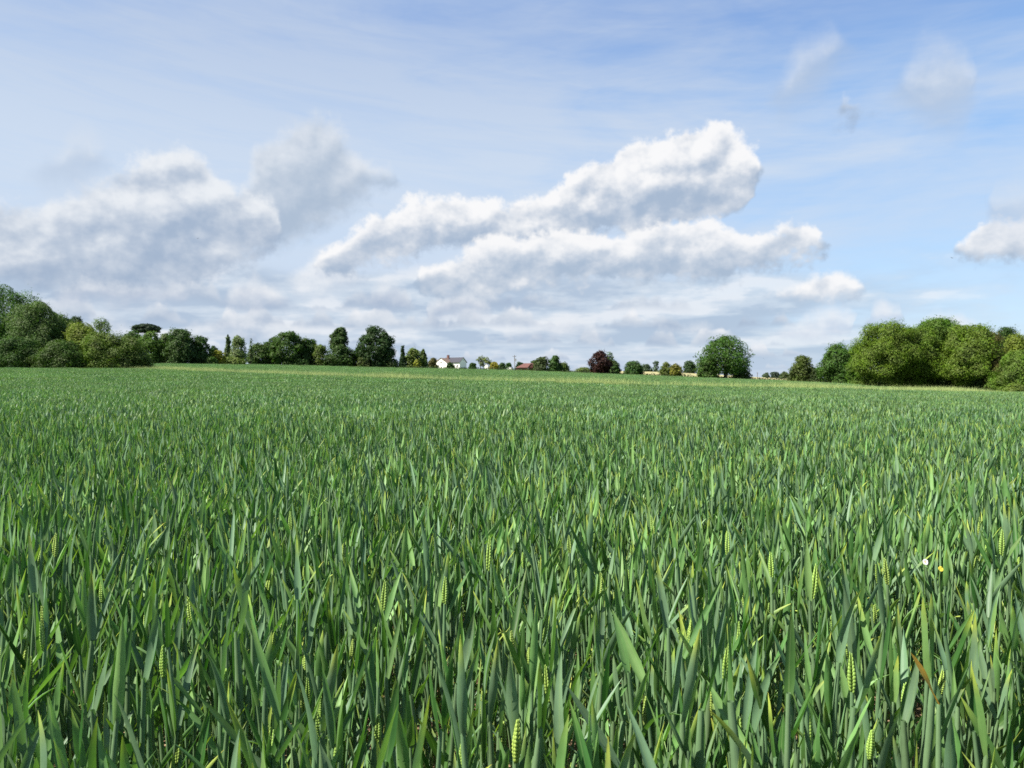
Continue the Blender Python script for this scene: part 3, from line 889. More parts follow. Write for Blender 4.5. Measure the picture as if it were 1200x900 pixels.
def crown_mesh(name, H, Wd, shape, nleaf, leaf, rg, low, lobes, open_=0.0, depth=None):
    """Foliage spread through the crown's volume as leaf-sized faces on uneven boughs."""
    Dp = depth or Wd
    rx, ry = Wd / 2, Dp / 2
    def radius(f):               # outline: half-width against height fraction of the crown
        f = np.clip(f, 0, 1)
        if shape == 'oak':   return (np.sin(np.pi * np.clip(f, 0, 1) ** 0.80) ** 0.55)
        if shape == 'round': return (np.sin(np.pi * (0.10 + 0.90 * f) ** 0.9) ** 0.62)
        if shape == 'mound': return np.sqrt(np.clip(1 - (f * 0.995) ** 2.3, 0, 1)) * (0.86 + 0.14 * np.clip(f * 5, 0, 1))
        if shape == 'cone':  return (1 - f) ** 0.85 * 0.95 + 0.03
        if shape == 'column':return (np.sin(np.pi * (0.14 + 0.86 * f) ** 0.75) ** 0.5) * (1 - 0.25 * f)
        if shape == 'overhang': return np.interp(f, [0, .16, .27, .45, .65, .8, .92, 1], [.44, .50, .95, 1, .93, .80, .56, .28])
        if shape == 'flat':  return np.sqrt(np.clip(1 - (2 * f - 0.7) ** 2 / 1.8, 0, 1))
        return np.ones_like(f)
    z0 = H * low; ch = H - z0
    f = rg.random(lobes * 3)
    # more boughs where the crown is wide
    f = f[rg.random(len(f)) < 0.25 + 0.75 * radius(f)][:lobes]
    if low < 0.05 and shape != 'flat':
        f[:max(4, len(f) // 6)] = rg.uniform(0.0, 0.14, max(4, len(f) // 6))[:len(f)]
    n = len(f)
    ang = rg.uniform(0, 2 * np.pi, n)
    rr = radius(f) * np.sqrt(rg.uniform(0.12, 1.0, n))
    lr = (0.21 + 0.15 * rg.random(n)) * (0.5 * Wd + 0.3 * ch) * (0.58 if shape in ('oak',) else 0.78) * (lobes / 26.0) ** -0.33
    if shape in ('cone', 'column'):
        lr *= 0.5
    inset = np.clip(1 - lr / max(rx, 0.1) * 0.75, 0.2, 1)
    cx = np.cos(ang) * rr * rx * inset; cy = np.sin(ang) * rr * ry * inset
    cz = z0 + np.clip(f * ch, lr * 0.42, np.maximum(ch - lr * 0.72, lr * 0.43))
    cen = np.stack([cx, cy, cz], -1)
    sq = 0.72 + 0.2 * rg.random(n)                # boughs are flatter than they are wide
    if shape == 'flat':
        sq *= 0.42
    wgt = lr ** 2; pick = rg.choice(n, nleaf, p=wgt / wgt.sum())
    d = rg.normal(size=(nleaf, 3)); d /= np.linalg.norm(d, axis=1, keepdims=True)
    rad = lr[pick] * (rg.uniform(0.35, 1.0, nleaf) ** 0.45) * (1 + 0.13 * rg.normal(size=nleaf))
    rad *= 1 + (rg.random(nleaf) < 0.10) * rg.uniform(0.08, 0.34, nleaf)
    # bumpy boughs: twigs push some directions out
    bump = 1 + 0.34 * np.sin(d[:, 0] * 5.1 + pick * 1.7) * np.sin(d[:, 1] * 4.7 + pick * 0.9) * np.sin(d[:, 2] * 5.3 + pick)
    Cc = cen[pick] + d * (rad * bump)[:, None] * np.stack([np.ones(nleaf), np.ones(nleaf), sq[pick]], -1)
    share = 0.75 if shape in ('cone', 'column') else 0.0 if open_ > 0.25 else 0.30
    env = rg.random(nleaf) < share
    m = int(env.sum())
    fe = rg.random(m * 4); fe = fe[rg.random(m * 4) < 0.12 + 0.88 * radius(fe)]
    fe = np.resize(fe, m)
    ae = rg.uniform(0, 2 * np.pi, m)
    wob = 0.84 + 0.15 * np.sin(ae * 3 + fe * 7 + rg.uniform(0, 6)) + 0.10 * np.sin(ae * 5 - fe * 13 + rg.uniform(0, 6)) + 0.07 * np.sin(ae * 11 + fe * 23) * np.sin(fe * 31 + ae * 2)
    re_ = radius(fe) * wob * rg.uniform(0.45, 1.0, m) ** 0.5
    top_w = 1 + 0.06 * np.sin(ae * 4 + rg.uniform(0, 6))
    Cc[env] = np.stack([np.cos(ae) * re_ * rx, np.sin(ae) * re_ * ry, z0 + fe * ch * 0.97 * np.minimum(top_w, 1.03)], -1)
    de = np.stack([np.cos(ae), np.sin(ae), 1.6 * (fe - 0.35)], -1) + rg.normal(size=(m, 3)) * 0.35
    d[env] = de / np.linalg.norm(de, axis=1, keepdims=True)
    keep = Cc[:, 2] > 0.05
    if open_ > 0:
        hole = np.sin(Cc[:, 0] * 2.1 + 1) * np.sin(Cc[:, 1] * 1.9) * np.sin(Cc[:, 2] * 2.4 + 2)
        keep &= (hole < 1 - open_ * 1.1) & (rg.random(nleaf) > open_ * 0.35)
    # few leaves deep inside other boughs
    ins = np.zeros(nleaf, bool)
    for k in range(n):
        dd = (Cc - cen[k]) / np.array([1, 1, sq[k]])
        ins |= ((dd ** 2).sum(1) < (lr[k] * 0.62) ** 2) & (pick != k)
    keep &= ~ins | env | (rg.random(nleaf) < 0.5)
    Cc, d = Cc[keep], d[keep]
    nr = d * 1.0 + rg.normal(size=d.shape) * 0.42 + np.array([0, 0, 0.35])
    nr /= np.linalg.norm(nr, axis=1, keepdims=True)
    size = leaf * rg.uniform(0.65, 1.35, len(Cc))
    V, Q = leaf_quads(Cc, nr, size, rg)
    return mesh_np(name, V, Q), cen, lr

def trunk_mesh(H, Wd, cen, rg, rad, low):
    mb = MB()
    lean = rg.normal(0, 0.03, 2) * H
    top = (0.95 if low > 0.6 else 0.72) * H
    mb.tube([(0, 0, -0.3), (0, 0, 0.25), (lean[0] * .3, lean[1] * .3, top * .4), (lean[0] * .7, lean[1] * .7, top * .75), (lean[0], lean[1], top)],
            [rad * 1.5, rad * 1.08, rad * .85, rad * .55, rad * .18], 9)
    order = rg.permutation(len(cen))[:9]
    for k in order:
        c = cen[k]
        z = min(max(0.18 * H, c[2] * 0.55), top * 0.9)
        f = z / top
        p0 = np.array([lean[0] * f, lean[1] * f, z])
        m1 = p0 + (c - p0) * 0.5 + np.array([0, 0, 0.06 * H])
        mb.tube([p0, m1, c], [rad * .45 * (1 - .5 * f), rad * .26, rad * .07], 6)
    return mb

TREE_N = [0]
def tree(name, px, d, top, wpx, shape, color, label, cat='tree', leaf=None, nleaf=None, low=0.1, lobes=26, open_=0.0, bark=None, trunk=True, group=None, depth=1.0, sink=0.0, extra=None):
    """Tree whose crown reaches photo row TOP at distance D; everything is sized in metres from there."""
    TREE_N[0] += 1
    rg = np.random.default_rng(1000 + TREE_N[0])
    x, y, z = pos(px, d)
    H = world_z(top, d) - z
    Wd = wpx / F * d
    leaf = leaf or (0.00115 * d + 0.045 if d < 200 else 0.0019 * d)
    area = math.pi * Wd * H * 0.8
    nleaf = nleaf or int(min(80000, max(1500, area * 8.5 / (leaf * leaf))))
    if open_ > 0.27 :
        nleaf = int(nleaf * (1 - open_) * 0.55)      # airy crowns: the sky shows through
    o = empty(name, (x, y, z - sink), 0.0)
    tag(o, label, cat, group)
    me, cen, lr = crown_mesh('crown', H, Wd, shape, nleaf, leaf, rg, low, lobes, open_, Wd * depth)
    c = link('crown', me, M_LEAF, o)
    c.color = (color[0] * 0.98, color[1] * 1.04, color[2] * 0.70, 1.0)
    if trunk:
        t = trunk_mesh(H, Wd, cen, rg, max(0.05, 0.020 * H + 0.012 * Wd), low)
        t.build('trunk', bark or M_BARK, o)
    if extra:
        extra(o, H, Wd, rg)
    return o

DG = (0.030, 0.062, 0.018)      # dark summer green
MG = (0.045, 0.085, 0.022)
OG = (0.075, 0.115, 0.026)      # olive, new growth
YG = (0.125, 0.155, 0.028)      # yellow-green
GG = (0.062, 0.088, 0.040)      # grey-green
BG_ = (0.024, 0.046, 0.026)     # conifer
HAZE_G = (0.055, 0.080, 0.062)  # far foliage: the tint of distant haze put into the leaf colour

# left wood
tree('oak_tree', 4, 138, 333, 100, 'round', (0.050, 0.105, 0.020), 'tallest green tree at the left edge, rising above the wood', low=0.03, lobes=44, open_=0.12)
tree('willow_tree', 47, 126, 353, 84, 'round', (0.060, 0.098, 0.034), 'grey-green willow just right of the tallest tree in the left wood', low=0.0, lobes=40)
tree('ash_tree', 66, 133, 367, 44, 'round', (0.056, 0.094, 0.026), 'green tree filling the slope between the grey-green willow and the small dark pine', low=0.0, lobes=24)
tree('hazel_bush', 18, 117, 395, 66, 'mound', (0.036, 0.072, 0.018), 'dark bush under the tallest tree at the left edge', 'bush', low=0.0, trunk=False, lobes=22)
tree('ash_tree', 80, 134, 375, 46, 'round', OG, 'olive tree between the grey-green willow and the small dark pine', low=0.0, open_=0.15)
tree('pine_tree', 88, 150, 371, 21, 'round', BG_, 'small dark pine top poking out of the left wood', low=0.45, lobes=14, open_=0.15)
tree('maple_tree', 100, 124, 378, 52, 'round', YG, 'yellow-green tree in front of the small dark pine', low=0.0, lobes=30)
tree('birch_tree', 119, 140, 372, 25, 'round', (0.085, 0.130, 0.040), 'thin airy pale green tree standing out behind the left wood', low=0.2, open_=0.5, lobes=20)
tree('hawthorn_bush', 72, 117, 398, 70, 'mound', (0.042, 0.075, 0.018), 'dark rounded bush at the foot of the grey-green willow', 'bush', low=0.0, trunk=False)
tree('elder_bush', 122, 119, 390, 62, 'mound', (0.080, 0.118, 0.022), 'olive rounded bush under the thin airy tree', 'bush', low=0.0, trunk=False)
tree('sallow_bush', 148, 120, 393, 58, 'mound', (0.072, 0.104, 0.028), 'grey-green rounded bush ending the left wood on its right', 'bush', low=0.0, trunk=False)

# second clump, behind the end of the left wood
def cedar_tiers(o, H, Wd, rg):
    pass
tree('cedar_tree', 172, 262, 379.5, 32, 'flat', (0.020, 0.036, 0.026), 'flat-topped dark cedar rising above the rounded trees behind the left wood', low=0.79, lobes=24)
tree('lime_tree', 156, 252, 388.5, 30, 'round', (0.040, 0.082, 0.020), 'green tree half hidden behind the right end of the left wood', low=0.0)
tree('lime_tree', 177, 236, 388.5, 38, 'round', (0.056, 0.102, 0.020), 'bright rounded tree directly below the flat-topped cedar', low=0.0, lobes=30)
tree('sycamore_tree', 194, 246, 391, 26, 'round', GG, 'grey-green tree between the bright rounded tree and the broad domed one', low=0.0)
tree('sycamore_tree', 211, 236, 386, 38, 'round', (0.040, 0.072, 0.026), 'broad domed dark green tree in the clump behind the left wood', low=0.0, lobes=34)
tree('sycamore_tree', 235, 240, 394, 30, 'round', DG, 'smaller dark domed tree ending the clump, left of the yellow bush', low=0.0, lobes=24)
tree('holly_bush', 250, 262, 405, 15, 'mound', DG, 'low dark bush behind the yellow bush', 'bush', low=0.0, trunk=False)
tree('laburnum_bush', 256, 242, 411, 22, 'mound', (0.20, 0.19, 0.030), 'bright yellow-green bush right of the dark domed tree', 'bush', low=0.0, trunk=False)
tree('privet_bush', 247, 238, 418, 18, 'mound', MG, 'small green bush in front of the bright yellow one', 'bush', low=0.0, trunk=False)
tree('privet_bush', 275, 250, 419, 32, 'mound', (0.085, 0.115, 0.030), 'long low olive bush beneath the slim conifer and its pale neighbour', 'bush', low=0.0, trunk=False)
tree('cypress_tree', 267, 258, 392, 13, 'cone', (0.075, 0.112, 0.060), 'slim pointed conifer beside a pale grey-green tree', low=0.0, lobes=26)
tree('poplar_tree', 279, 256, 393, 20, 'round', (0.115, 0.150, 0.080), 'pale grey-green upright tree right of the slim pointed conifer', low=0.0, open_=0.12)
tree('spindly_tree', 294, 272, 396, 6, 'column', (0.060, 0.085, 0.045), 'thin spindly young tree in the gap before the big oaks', low=0.15, open_=0.6, lobes=9)

# oak row left of the house
tree('oak_tree', 303, 288, 402, 30, 'round', (0.042, 0.074, 0.020), 'lowest oak at the left end of the oak row', low=0.0)
tree('oak_tree', 320, 296, 395, 28, 'oak', DG, 'dark oak with a thin raised top, left of the tallest round oak', low=0.02, open_=0.15)
tree('oak_tree', 337, 286, 389, 42, 'oak', (0.042, 0.080, 0.020), 'large round green oak in the middle of the oak row', low=0.03, lobes=40, open_=0.08)
tree('oak_tree', 359, 290, 397, 32, 'oak', (0.040, 0.074, 0.022), 'oak on the right shoulder of the large round green oak', low=0.02, lobes=26)
tree('hawthorn_bush', 375, 288, 404, 22, 'round', (0.070, 0.096, 0.024), 'olive thorn between the round oak and the ragged oak', 'tree', low=0.0, lobes=16)
tree('hawthorn_bush', 352, 284, 421, 26, 'mound', DG, 'low dark bush at the foot of the oak row', 'bush', low=0.0, trunk=False)
def dead_branch(o, H, Wd, rg):
    mb = MB()
    b = Vector((-0.28 * Wd, -0.1 * Wd, 0.52 * H))
    for dx, dz in ((-0.16, 0.30), (-0.26, 0.18), (-0.20, 0.24)):
        e = b + Vector((dx * Wd, 0, dz * H))
        mb.tube([(0, 0, .40 * H), b, (b + e) / 2 + Vector((.03 * Wd, 0, 0)), e], [.16, .11, .08, .03], 6)
    mb.build('dead_branch', M_PALE_BARK, o)
tree('oak_tree', 399, 288, 402, 40, 'round', (0.036, 0.068, 0.020), 'broad lower oak under the ragged topped oak', low=0.0, lobes=30)
tree('oak_tree', 397, 290, 384, 24, 'oak', (0.034, 0.064, 0.020), 'ragged tall oak with a bare dead branch on its left', low=0.40, lobes=22, open_=0.2, extra=dead_branch)
tree('elm_tree', 422, 292, 409, 24, 'round', (0.050, 0.080, 0.022), 'small tree filling the gap left of the darkest oak', low=0.0)
tree('oak_tree', 441, 286, 381.5, 50, 'oak', (0.023, 0.048, 0.017), 'darkest and tallest oak of the row, domed and nearly black', low=0.03, lobes=48, open_=0.12)
tree('blackthorn_bush', 426, 282, 419, 18, 'mound', (0.060, 0.078, 0.030), 'brownish bush at the left foot of the darkest oak', 'bush', low=0.0, trunk=False)
tree('blackthorn_bush', 459, 284, 420, 22, 'mound', (0.038, 0.062, 0.020), 'dark bush at the right foot of the darkest oak', 'bush', low=0.0, trunk=False)
tree('spruce_tree', 472, 306, 405, 11, 'cone', (0.030, 0.056, 0.028), 'small pointed spruce right of the darkest oak', low=0.0, lobes=26)
tree('birch_tree', 484, 308, 408, 22, 'round', (0.095, 0.125, 0.034), 'yellow-green birch beside the small pointed spruce', low=0.0, open_=0.2, bark=M_PALE_BARK)
tree('birch_tree', 496, 312, 409, 13, 'column', (0.075, 0.108, 0.036), 'narrow birch nearest the white house on its left', low=0.0, open_=0.2, bark=M_PALE_BARK)
tree('forsythia_bush', 489, 303, 422, 9, 'mound', (0.20, 0.20, 0.035), 'small yellow bush in front of the birches', 'bush', low=0.0, trunk=False)

# gardens in the middle
tree('beech_bush', 507, 326, 419.5, 13, 'mound', (0.088, 0.078, 0.036), 'brownish bush against the left side of the white house', 'bush', low=0.0, trunk=False)
tree('box_bush', 527.5, 310, 425, 10, 'mound', (0.022, 0.042, 0.014), 'dark clipped dome bush in front of the white house', 'bush', low=0.0, trunk=False)
tree('laurel_bush', 554, 326, 425.5, 10, 'mound', DG, 'dark bush just right of the white house', 'bush', low=0.0, trunk=False)
tree('eucalyptus_tree', 563, 334, 416.5, 13, 'round', (0.085, 0.105, 0.066), 'thin grey-leaved tree right of the white house', low=0.15, open_=0.45, lobes=16)
tree('whitebeam_tree', 571, 330, 417, 11, 'round', (0.125, 0.140, 0.062), 'pale open tree beside the thin grey-leaved one', low=0.0, open_=0.3, lobes=14)
tree('golden_bush', 579, 322, 424, 13, 'mound', (0.20, 0.165, 0.030), 'golden yellow bush right of the small white shed', 'bush', low=0.0, trunk=False)
tree('laurel_bush', 588, 330, 425.5, 11, 'mound', DG, 'dark bush right of the golden yellow bush', 'bush', low=0.0, trunk=False)
tree('thuja_bush', 596, 334, 425.5, 10, 'mound', (0.035, 0.080, 0.024), 'fresh green bush left of the telegraph pole', 'bush', low=0.0, trunk=False)
tree('yew_bush', 610, 345, 424.5, 13, 'mound', (0.032, 0.058, 0.026), 'dark bush behind the left end of the red roof', 'bush', low=0.0, trunk=False)
tree('ash_tree', 627, 326, 422, 14, 'round', (0.042, 0.066, 0.026), 'small tree behind the red roofed barn', low=0.0)
tree('thorn_bush', 634, 300, 418.5, 25, 'mound', (0.044, 0.062, 0.028), 'tall dark grey-green bush hiding the right of the red roofed barn', 'bush', low=0.0, trunk=False, lobes=30)
tree('oak_tree', 650, 308, 417, 18, 'round', (0.038, 0.078, 0.022), 'small round oak right of the tall dark bush', low=0.0)
tree('willow_bush', 660, 312, 425, 17, 'mound', (0.080, 0.110, 0.040), 'pale green bush sloping away right of the small round oak', 'bush', low=0.0, trunk=False)
tree('willow_bush', 684, 316, 430.5, 24, 'mound', (0.090, 0.118, 0.046), 'low pale bush left of the purple beech', 'bush', low=0.0, trunk=False)
tree('purple_beech_tree', 703, 298, 410.5, 30, 'round', (0.030, 0.010, 0.012), 'round dark purple-leaved beech standing behind the hedge', low=0.03, lobes=32)
tree('ash_tree', 714, 312, 410, 11, 'round', (0.052, 0.085, 0.032), 'slim green tree behind the right side of the purple beech', low=0.0, open_=0.3, lobes=16)
tree('holly_bush', 721, 305, 422.5, 14, 'mound', (0.034, 0.066, 0.022), 'green bush at the right foot of the purple beech', 'bush', low=0.0, trunk=False)
tree('elder_bush', 742, 300, 423, 27, 'mound', (0.036, 0.074, 0.024), 'wide dark green bush between the beech and the pale field', 'bush', low=0.0, trunk=False)
tree('far_ash_tree', 757, 560, 427, 20, 'mound', HAZE_G, 'low haze-tinted grey-green tree beyond the pale field', low=0.0)
tree('far_ash_tree', 769, 540, 423.5, 8, 'round', HAZE_G, 'thin haze-tinted tree standing beyond the pale field', low=0.1, open_=0.4, lobes=12)
tree('maple_tree', 781, 316, 424, 17, 'round', (0.080, 0.100, 0.030), 'olive round tree right of the pale field, behind the hedge', low=0.0)
tree('golden_oak_tree', 792, 300, 426, 18, 'round', (0.135, 0.125, 0.028), 'yellow-brown bushy tree in the hedge', low=0.0, open_=0.1)
tree('far_oak_tree', 808, 480, 423, 17, 'round', (0.030, 0.055, 0.030), 'dark round tree behind the pale field left of the big oak', low=0.05)
tree('big_oak_tree', 850, 284, 393.5, 72, 'round', (0.040, 0.086, 0.018), 'big spreading solitary oak on the far edge of the crop', low=0.13, lobes=84, open_=0.22, nleaf=14000)
tree('thorn_bush', 829, 283, 420, 30, 'mound', (0.052, 0.092, 0.026), 'green bush under the left side of the big solitary oak', 'bush', low=0.0, trunk=False)
tree('thorn_bush', 869, 287, 431, 26, 'mound', (0.060, 0.085, 0.030), 'low bush under the right side of the big solitary oak', 'bush', low=0.0, trunk=False)
tree('far_oak_tree', 898, 640, 436.8, 9, 'mound', HAZE_G, 'small pale haze-tinted far tree right of the big solitary oak', low=0.0)
tree('far_oak_tree', 909, 700, 435.8, 14, 'mound', (0.036, 0.052, 0.055), 'dark far tree tinted haze-blue over the hedge', low=0.0)  # bluish haze painted into this tree's leaf colour
tree('far_oak_tree', 919, 520, 435.5, 13, 'mound', (0.060, 0.080, 0.045), 'grey-green far tree left of the brownish tree', low=0.0)
tree('hazel_bush', 930, 228, 433.5, 17, 'mound', (0.052, 0.070, 0.028), 'low bush left of the brownish round tree', 'bush', low=0.0, trunk=False)
tree('oak_tree', 941, 224, 416.5, 30, 'round', (0.062, 0.082, 0.026), 'brownish-green round tree at the left end of the right wood', low=0.0, lobes=30)
tree('bramble_bush', 958, 219, 431, 18, 'mound', (0.030, 0.046, 0.020), 'dark low bush between the brownish tree and its taller neighbour', 'bush', low=0.0, trunk=False)
tree('ash_tree', 981, 212, 403.5, 48, 'round', (0.044, 0.090, 0.020), 'dark green domed tree left of the big right wood', low=0.0, lobes=40)

# right wood
tree('field_maple_tree', 1056, 143, 385, 44, 'round', (0.088, 0.138, 0.022), 'tree crown showing in the gap between the first two trees of the right wood', low=0.2, lobes=30)
tree('field_maple_tree', 1122, 143, 381, 44, 'round', (0.092, 0.142, 0.022), 'tree crown showing in the gap right of the tallest tree of the right wood', low=0.2, lobes=30)
tree('field_maple_tree', 1004, 168, 405, 24, 'round', (0.070, 0.120, 0.022), 'brighter tree tucked behind the left edge of the right wood', low=0.0)
tree('field_maple_tree', 1038, 131, 379, 84, 'overhang', (0.090, 0.135, 0.020), 'first big rounded tree on the left of the right wood', low=0.02, lobes=86)
tree('field_maple_tree', 1073, 132, 384, 74, 'overhang', (0.082, 0.128, 0.020), 'lower rounded tree second from the left in the right wood', low=0.05, lobes=78)
tree('field_maple_tree', 1101, 134, 374, 76, 'overhang', (0.070, 0.128, 0.020), 'tallest tree in the middle of the right wood', low=0.06, lobes=86)
tree('field_maple_tree', 1137, 126, 381, 74, 'overhang', (0.088, 0.132, 0.020), 'rounded tree right of the tallest in the right wood', low=0.06, lobes=84)
tree('copper_hazel_tree', 1163, 124, 391, 36, 'round', (0.098, 0.086, 0.032), 'brownish tree on the right of the right wood', low=0.03, lobes=26, open_=0.1)
tree('pine_tree', 1180, 150, 383.5, 30, 'round', DG, 'dark tree top behind the yellow-green tree at the right edge', low=0.2)
tree('maple_tree', 1192, 134, 392, 44, 'round', YG, 'yellow-green tree at the right edge above the light bush', low=0.0, lobes=30)
tree('sallow_bush', 1193, 103, 411, 66, 'mound', (0.082, 0.128, 0.026), 'light green bush at the right edge in front of the wood', 'bush', low=0.0, trunk=False, lobes=36)
tree('bramble_bush', 1192, 93, 449, 30, 'mound', (0.095, 0.130, 0.030), 'small bright bush at the foot of the light green bush', 'bush', low=0.0, trunk=False, lobes=12)
for px, d, tp, w, lb in ((1030, 128, 437, 34, 'shade-coloured undergrowth bush beneath the first big tree of the right wood'), (1068, 130, 438, 40, 'shade-coloured undergrowth bush beneath the second tree of the right wood'),
                         (1105, 127, 440, 42, 'shade-coloured undergrowth bush beneath the tallest tree of the right wood'), (1144, 122, 441, 38, 'shade-coloured undergrowth bush beneath the brownish tree of the right wood')):
    tree('undergrowth_bush', px, d + 3, tp, w, 'mound', (0.024, 0.040, 0.013), lb, 'bush', low=0.0, trunk=False, lobes=16, group='bushes under the right wood')  # leaf colour darkened to stand for the shade beneath the overhanging crowns

# ------------------------------------------------------------------ hedges
def hedge(p0, p1, h, w, color, label, seed, leaf=0.45):
    rg = np.random.default_rng(seed)
    (x0, y0), (x1, y1) = p0, p1
    L = math.hypot(x1 - x0, y1 - y0)
    n = int(L * h * 3.2 / (leaf * leaf))
    s = rg.random(n)
    nx, ny = -(y1 - y0) / L, (x1 - x0) / L
    a = rg.uniform(0, np.pi, n)
    hh = h * (1 + 0.12 * np.sin(s * L * 0.8) + 0.10 * np.sin(s * L * 2.3 + 1))
    off = np.cos(a) * w / 2; zz = hh * (0.08 + 0.92 * rg.random(n) ** 0.6) * np.where(np.abs(off) > w * .42, .8, 1)
    x = x0 + (x1 - x0) * s + nx * off; y = y0 + (y1 - y0) * s + ny * off
    C = np.stack([x, y, ground_z(x, y) + zz], -1)
    nr = np.stack([nx * np.cos(a), ny * np.cos(a), 0.6 + 0 * a], -1) + rg.normal(size=(n, 3)) * 0.5
    nr /= np.linalg.norm(nr, axis=1, keepdims=True)
    V, Q = leaf_quads(C, nr, leaf * rg.uniform(.7, 1.3, n), rg)
    xm, ym = (x0 + x1) / 2, (y0 + y1) / 2
    o = link('hedge', mesh_np('hedge', V, Q), M_LEAF)
    o.color = (*color, 1.0)
    return tag(o, label, 'hedge')

def hp(px, d): return ((px - 600) / F * d, d)
hedge(hp(452, 298), hp(640, 302), 1.25, 1.6, (0.030, 0.052, 0.018), 'dark trimmed hedge in front of the white house', 31)
hedge(hp(640, 302), hp(800, 298), 1.2, 1.6, (0.034, 0.054, 0.020), 'dark hedge along the pale field, under the purple beech', 32)
hedge(hp(800, 292), hp(940, 284), 1.3, 1.6, (0.032, 0.050, 0.018), 'dark hedge running right from the big solitary oak', 33)

# ------------------------------------------------------------------ buildings
M_WHITE = plain("white_render", (0.80, 0.77, 0.73), 0.8, 0.2, 0.05, 1.5)
M_SLATE = plain("dark_slate", (0.035, 0.034, 0.046), 0.6, 0.3, 0.3, 4.0)
M_BROWNTILE = plain("brown_tile", (0.15, 0.105, 0.085), 0.8, 0.2, 0.3, 4.0)
M_REDTILE = plain("red_tile", (0.115, 0.055, 0.048), 0.8, 0.2, 0.25, 3.0)
M_BRICK = plain("red_brick", (0.15, 0.075, 0.060), 0.85, 0.15, 0.25, 5.0)
M_GLASS = plain("window_glass", (0.020, 0.024, 0.030), 0.08, 0.6, 0.1, 2.0)
M_FRAME = plain("painted_frame", (0.70, 0.68, 0.64), 0.5, 0.3, 0.05, 2.0)
M_DARK = plain("dark_timber", (0.085, 0.035, 0.032), 0.8, 0.2, 0.2, 3.0)
M_WOOD = plain("weathered_timber", (0.16, 0.14, 0.12), 0.85, 0.1, 0.3, 3.0)
M_METAL = plain("grey_metal", (0.30, 0.31, 0.33), 0.45, 0.5, 0.1, 3.0)

def window(root, c, w, h, axis, out):
    """Frame and pane set into a wall; c centre, axis = wall direction ('x' or 'y'), out = outward sign."""
    f = MB(); t = 0.09
    cx, cy, cz = c
    def bx(mb, u0, u1, z0, z1, d0, d1):
        if axis == 'x': mb.box(cx + u0, cx + u1, min(cy + out * d0, cy + out * d1), max(cy + out * d0, cy + out * d1), cz + z0, cz + z1)
        else: mb.box(min(cx + out * d0, cx + out * d1), max(cx + out * d0, cx + out * d1), cy + u0, cy + u1, cz + z0, cz + z1)
    bx(f, -w / 2, -w / 2 + t, -h / 2, h / 2, 0.003, 0.07); bx(f, w / 2 - t, w / 2, -h / 2, h / 2, 0.003, 0.07)
    bx(f, -w / 2 + t, w / 2 - t, h / 2 - t, h / 2, 0.003, 0.07); bx(f, -w / 2 + t, w / 2 - t, -h / 2, -h / 2 + t, 0.003, 0.07)
    bx(f, -t / 2, t / 2, -h / 2 + t, h / 2 - t, 0.003, 0.06)
    fr = f.build('window', M_FRAME, root)
    g = MB(); bx(g, -w / 2 + t, w / 2 - t, -h / 2 + t, h / 2 - t, 0.004, 0.03)
    g.build('pane', M_GLASS, fr)
    return fr

# white cottage: a main range and a gabled wing that comes forward on the left
hx, hy, hz = pos(533.5, 350)
house = empty('white_house', (hx, hy, hz), R(-30))
tag(house, 'white rendered house with dark slate roof, front gable and brick chimney', 'house')
w_ = MB()
EV, RG = 3.2, 5.25
w_.face((-5, -2.8, 0), (4.2, -2.8, 0), (4.2, -2.8, EV), (-5, -2.8, EV))
w_.face((4.2, 2.8, 0), (-5, 2.8, 0), (-5, 2.8, EV), (4.2, 2.8, EV))
w_.face((4.2, -2.8, 0), (4.2, 2.8, 0), (4.2, 2.8, EV), (4.2, 0, RG), (4.2, -2.8, EV))
w_.face((-5, 2.8, 0), (-5, -2.8, 0), (-5, -2.8, EV), (-5, 0, RG), (-5, 2.8, EV))
# wing
WX0, WX1, WY, WR = -6.6, -0.2, -6.4, 4.9
WM = (WX0 + WX1) / 2
w_.face((WX0, WY, 0), (WX1, WY, 0), (WX1, WY, 2.9), (WM, WY, WR), (WX0, WY, 2.9))
w_.face((WX1, WY, 0), (WX1, -2.81, 0), (WX1, -2.81, 2.9), (WX1, WY, 2.9))
w_.face((WX0, 0.0, 0), (WX0, WY, 0), (WX0, WY, 2.9), (WX0, 0.0, 2.9))
w_.build('wall', M_WHITE, house)
r_ = MB()
r_.slab([(-5.2, -3.2, EV - .26), (4.5, -3.2, EV - .26), (4.5, 0, RG + .03), (-5.2, 0, RG + .03)], 0.14)
r_.slab([(4.5, 3.2, EV - .26), (-5.2, 3.2, EV - .26), (-5.2, 0, RG + .03), (4.5, 0, RG + .03)], 0.14)
roof = r_.build('roof', M_SLATE, house)
wr = MB()
wr.slab([(WX1 + .35, WY - .25, 2.68), (WX1 + .35, -0.6, 2.68), (WM, -0.6, WR + .04), (WM, WY - .25, WR + .04)], 0.13)
wr.slab([(WX0 - .35, -0.6, 2.68), (WX0 - .35, WY - .25, 2.68), (WM, WY - .25, WR + .04), (WM, -0.6, WR + .04)], 0.13)
wr.build('gable_roof', M_BROWNTILE, house)
ch = MB().box(-3.9, -3.0, -1.0, -0.2, 4.2, 6.25).box(-3.98, -2.92, -1.08, -0.12, 6.25, 6.4)
ch.tube([(-3.65, -.6, 6.4), (-3.65, -.6, 6.7)], [.12, .10]).tube([(-3.25, -.6, 6.4), (-3.25, -.6, 6.7)], [.12, .10])
chm = ch.build('chimney', M_BRICK, roof)
window(house, (WM + 0.1, WY, 3.05), 0.95, 0.9, 'x', -1)
window(house, (WM - 1.4, WY, 1.35), 1.3, 1.1, 'x', -1)
window(house, (1.2, -2.8, 1.5), 1.2, 1.1, 'x', -1)
window(house, (3.0, -2.8, 1.5), 1.0, 1.1, 'x', -1)

